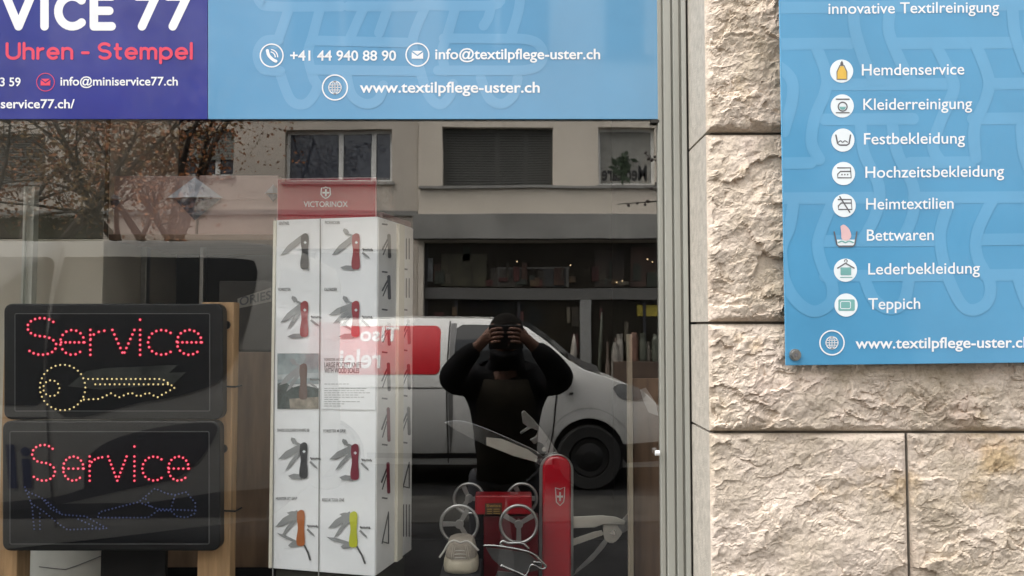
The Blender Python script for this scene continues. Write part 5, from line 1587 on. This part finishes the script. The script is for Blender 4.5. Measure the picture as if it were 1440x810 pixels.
k = MB()
k.rings([[Vector((px0 + hw * math.cos(t_), -2.255 + hd3 * math.sin(t_), z)) for t_ in np.linspace(R(38), R(142), 14)] + [Vector((px0 + hw * .98 * math.cos(t_), -2.262 + hd3 * .93 * math.sin(t_), z)) for t_ in np.linspace(R(142), R(38), 14)] for hw, hd3, z in ((.185, .168, .80), (.18, .160, 1.0), (.19, .162, 1.17), (.14, .13, 1.29))]); k.build('jumper_front', VEST, ph, smooth=True)
V, E, RR = [], [], []
a = j((px0, -2.26, .88), (.150, .115))
for s_ in (-1, 1):
    q = j((px0 + s_ * .095, -2.258, .78), .118, a); q = j((px0 + s_ * .105, -2.235, .47), .078, q); q = j((px0 + s_ * .11, -2.265, .09), .062, q)
skin('trousers', V, E, RR, mat('dark_trousers', (.02, .021, .026), .85, 0, .2, 40), ph)
for s_ in (-1, 1):
    V, E, RR = [], [], []
    a = j((px0 + s_ * .11, -2.29, .055), .048); b = j((px0 + s_ * .118, -2.20, .05), .046, a); j((px0 + s_ * .128, -2.09, .04), .036, b)
    skin('shoe', V, E, RR, mat('shoe_leather', (.03, .025, .02), .5), ph)
# hair and face
k = MB(); rings_ = []
for phi in np.linspace(.03, 1.9, 9):
    rings_.append([Vector((px0 + .093 * math.sin(phi) * math.cos(t_), -2.222 + .108 * math.sin(phi) * math.sin(t_) - (.012 if phi > 1.2 else 0), 1.512 + .112 * math.cos(phi) + (.05 * max(0, math.sin(t_)) if phi > 1.3 else 0))) for t_ in np.linspace(0, 2 * math.pi, 22, endpoint=False)])
k.rings(rings_, cap=True); k.build('hair', mat('dark_hair', (.006, .005, .004), .9, 0, .3, 80, .8, 60, spec=.1), ph, smooth=True)
for s_ in (-1, 1):
    c = Vector((px0 + s_ * .032, -2.125, 1.502))
    k = MB(); k.rings([[c + Vector((.012 * math.sin(q) * math.cos(t_), .012 * math.cos(q), .009 * math.sin(q) * math.sin(t_))) for t_ in np.linspace(0, 2 * math.pi, 12, endpoint=False)] for q in (.1, .6, 1.1, 1.57)]); k.build('eye', mat('eye_white', (.5, .48, .45), .3), ph, smooth=True)
    c = Vector((px0 + s_ * .078, -2.21, 1.49))
    k = MB(); k.rings([[c + Vector((s_ * dx, r2 * .6 * math.cos(t_), r2 * math.sin(t_))) for t_ in np.linspace(0, 2 * math.pi, 12, endpoint=False)] for dx, r2 in ((0, .022), (.008, .030), (.014, .022))]); k.build('ear', SKINM, ph, smooth=True)
k = MB(); k.tube([(px0 - .024, -2.128, 1.445), (px0, -2.122, 1.447), (px0 + .024, -2.128, 1.445)], [.003, .006, .003], 8); k.build('mouth', mat('lips', (.35, .14, .12), .5), ph, smooth=True)
pn = thing('phone', 'dark phone held up in both hands by the person', 'phone', (0, -1.935, 1.51))
k = MB(); k.box((px0 - .080, -1.942, 1.445), (px0 + .084, -1.934, 1.560)); k.build('phone_body', M_['black_plastic'], pn, .003, 3)
k = MB(); k.tube([(-.0, -1.9335, 1.545), (-.0, -1.9315, 1.545)], .008, 16); k.build('camera_lens', TINT, pn)
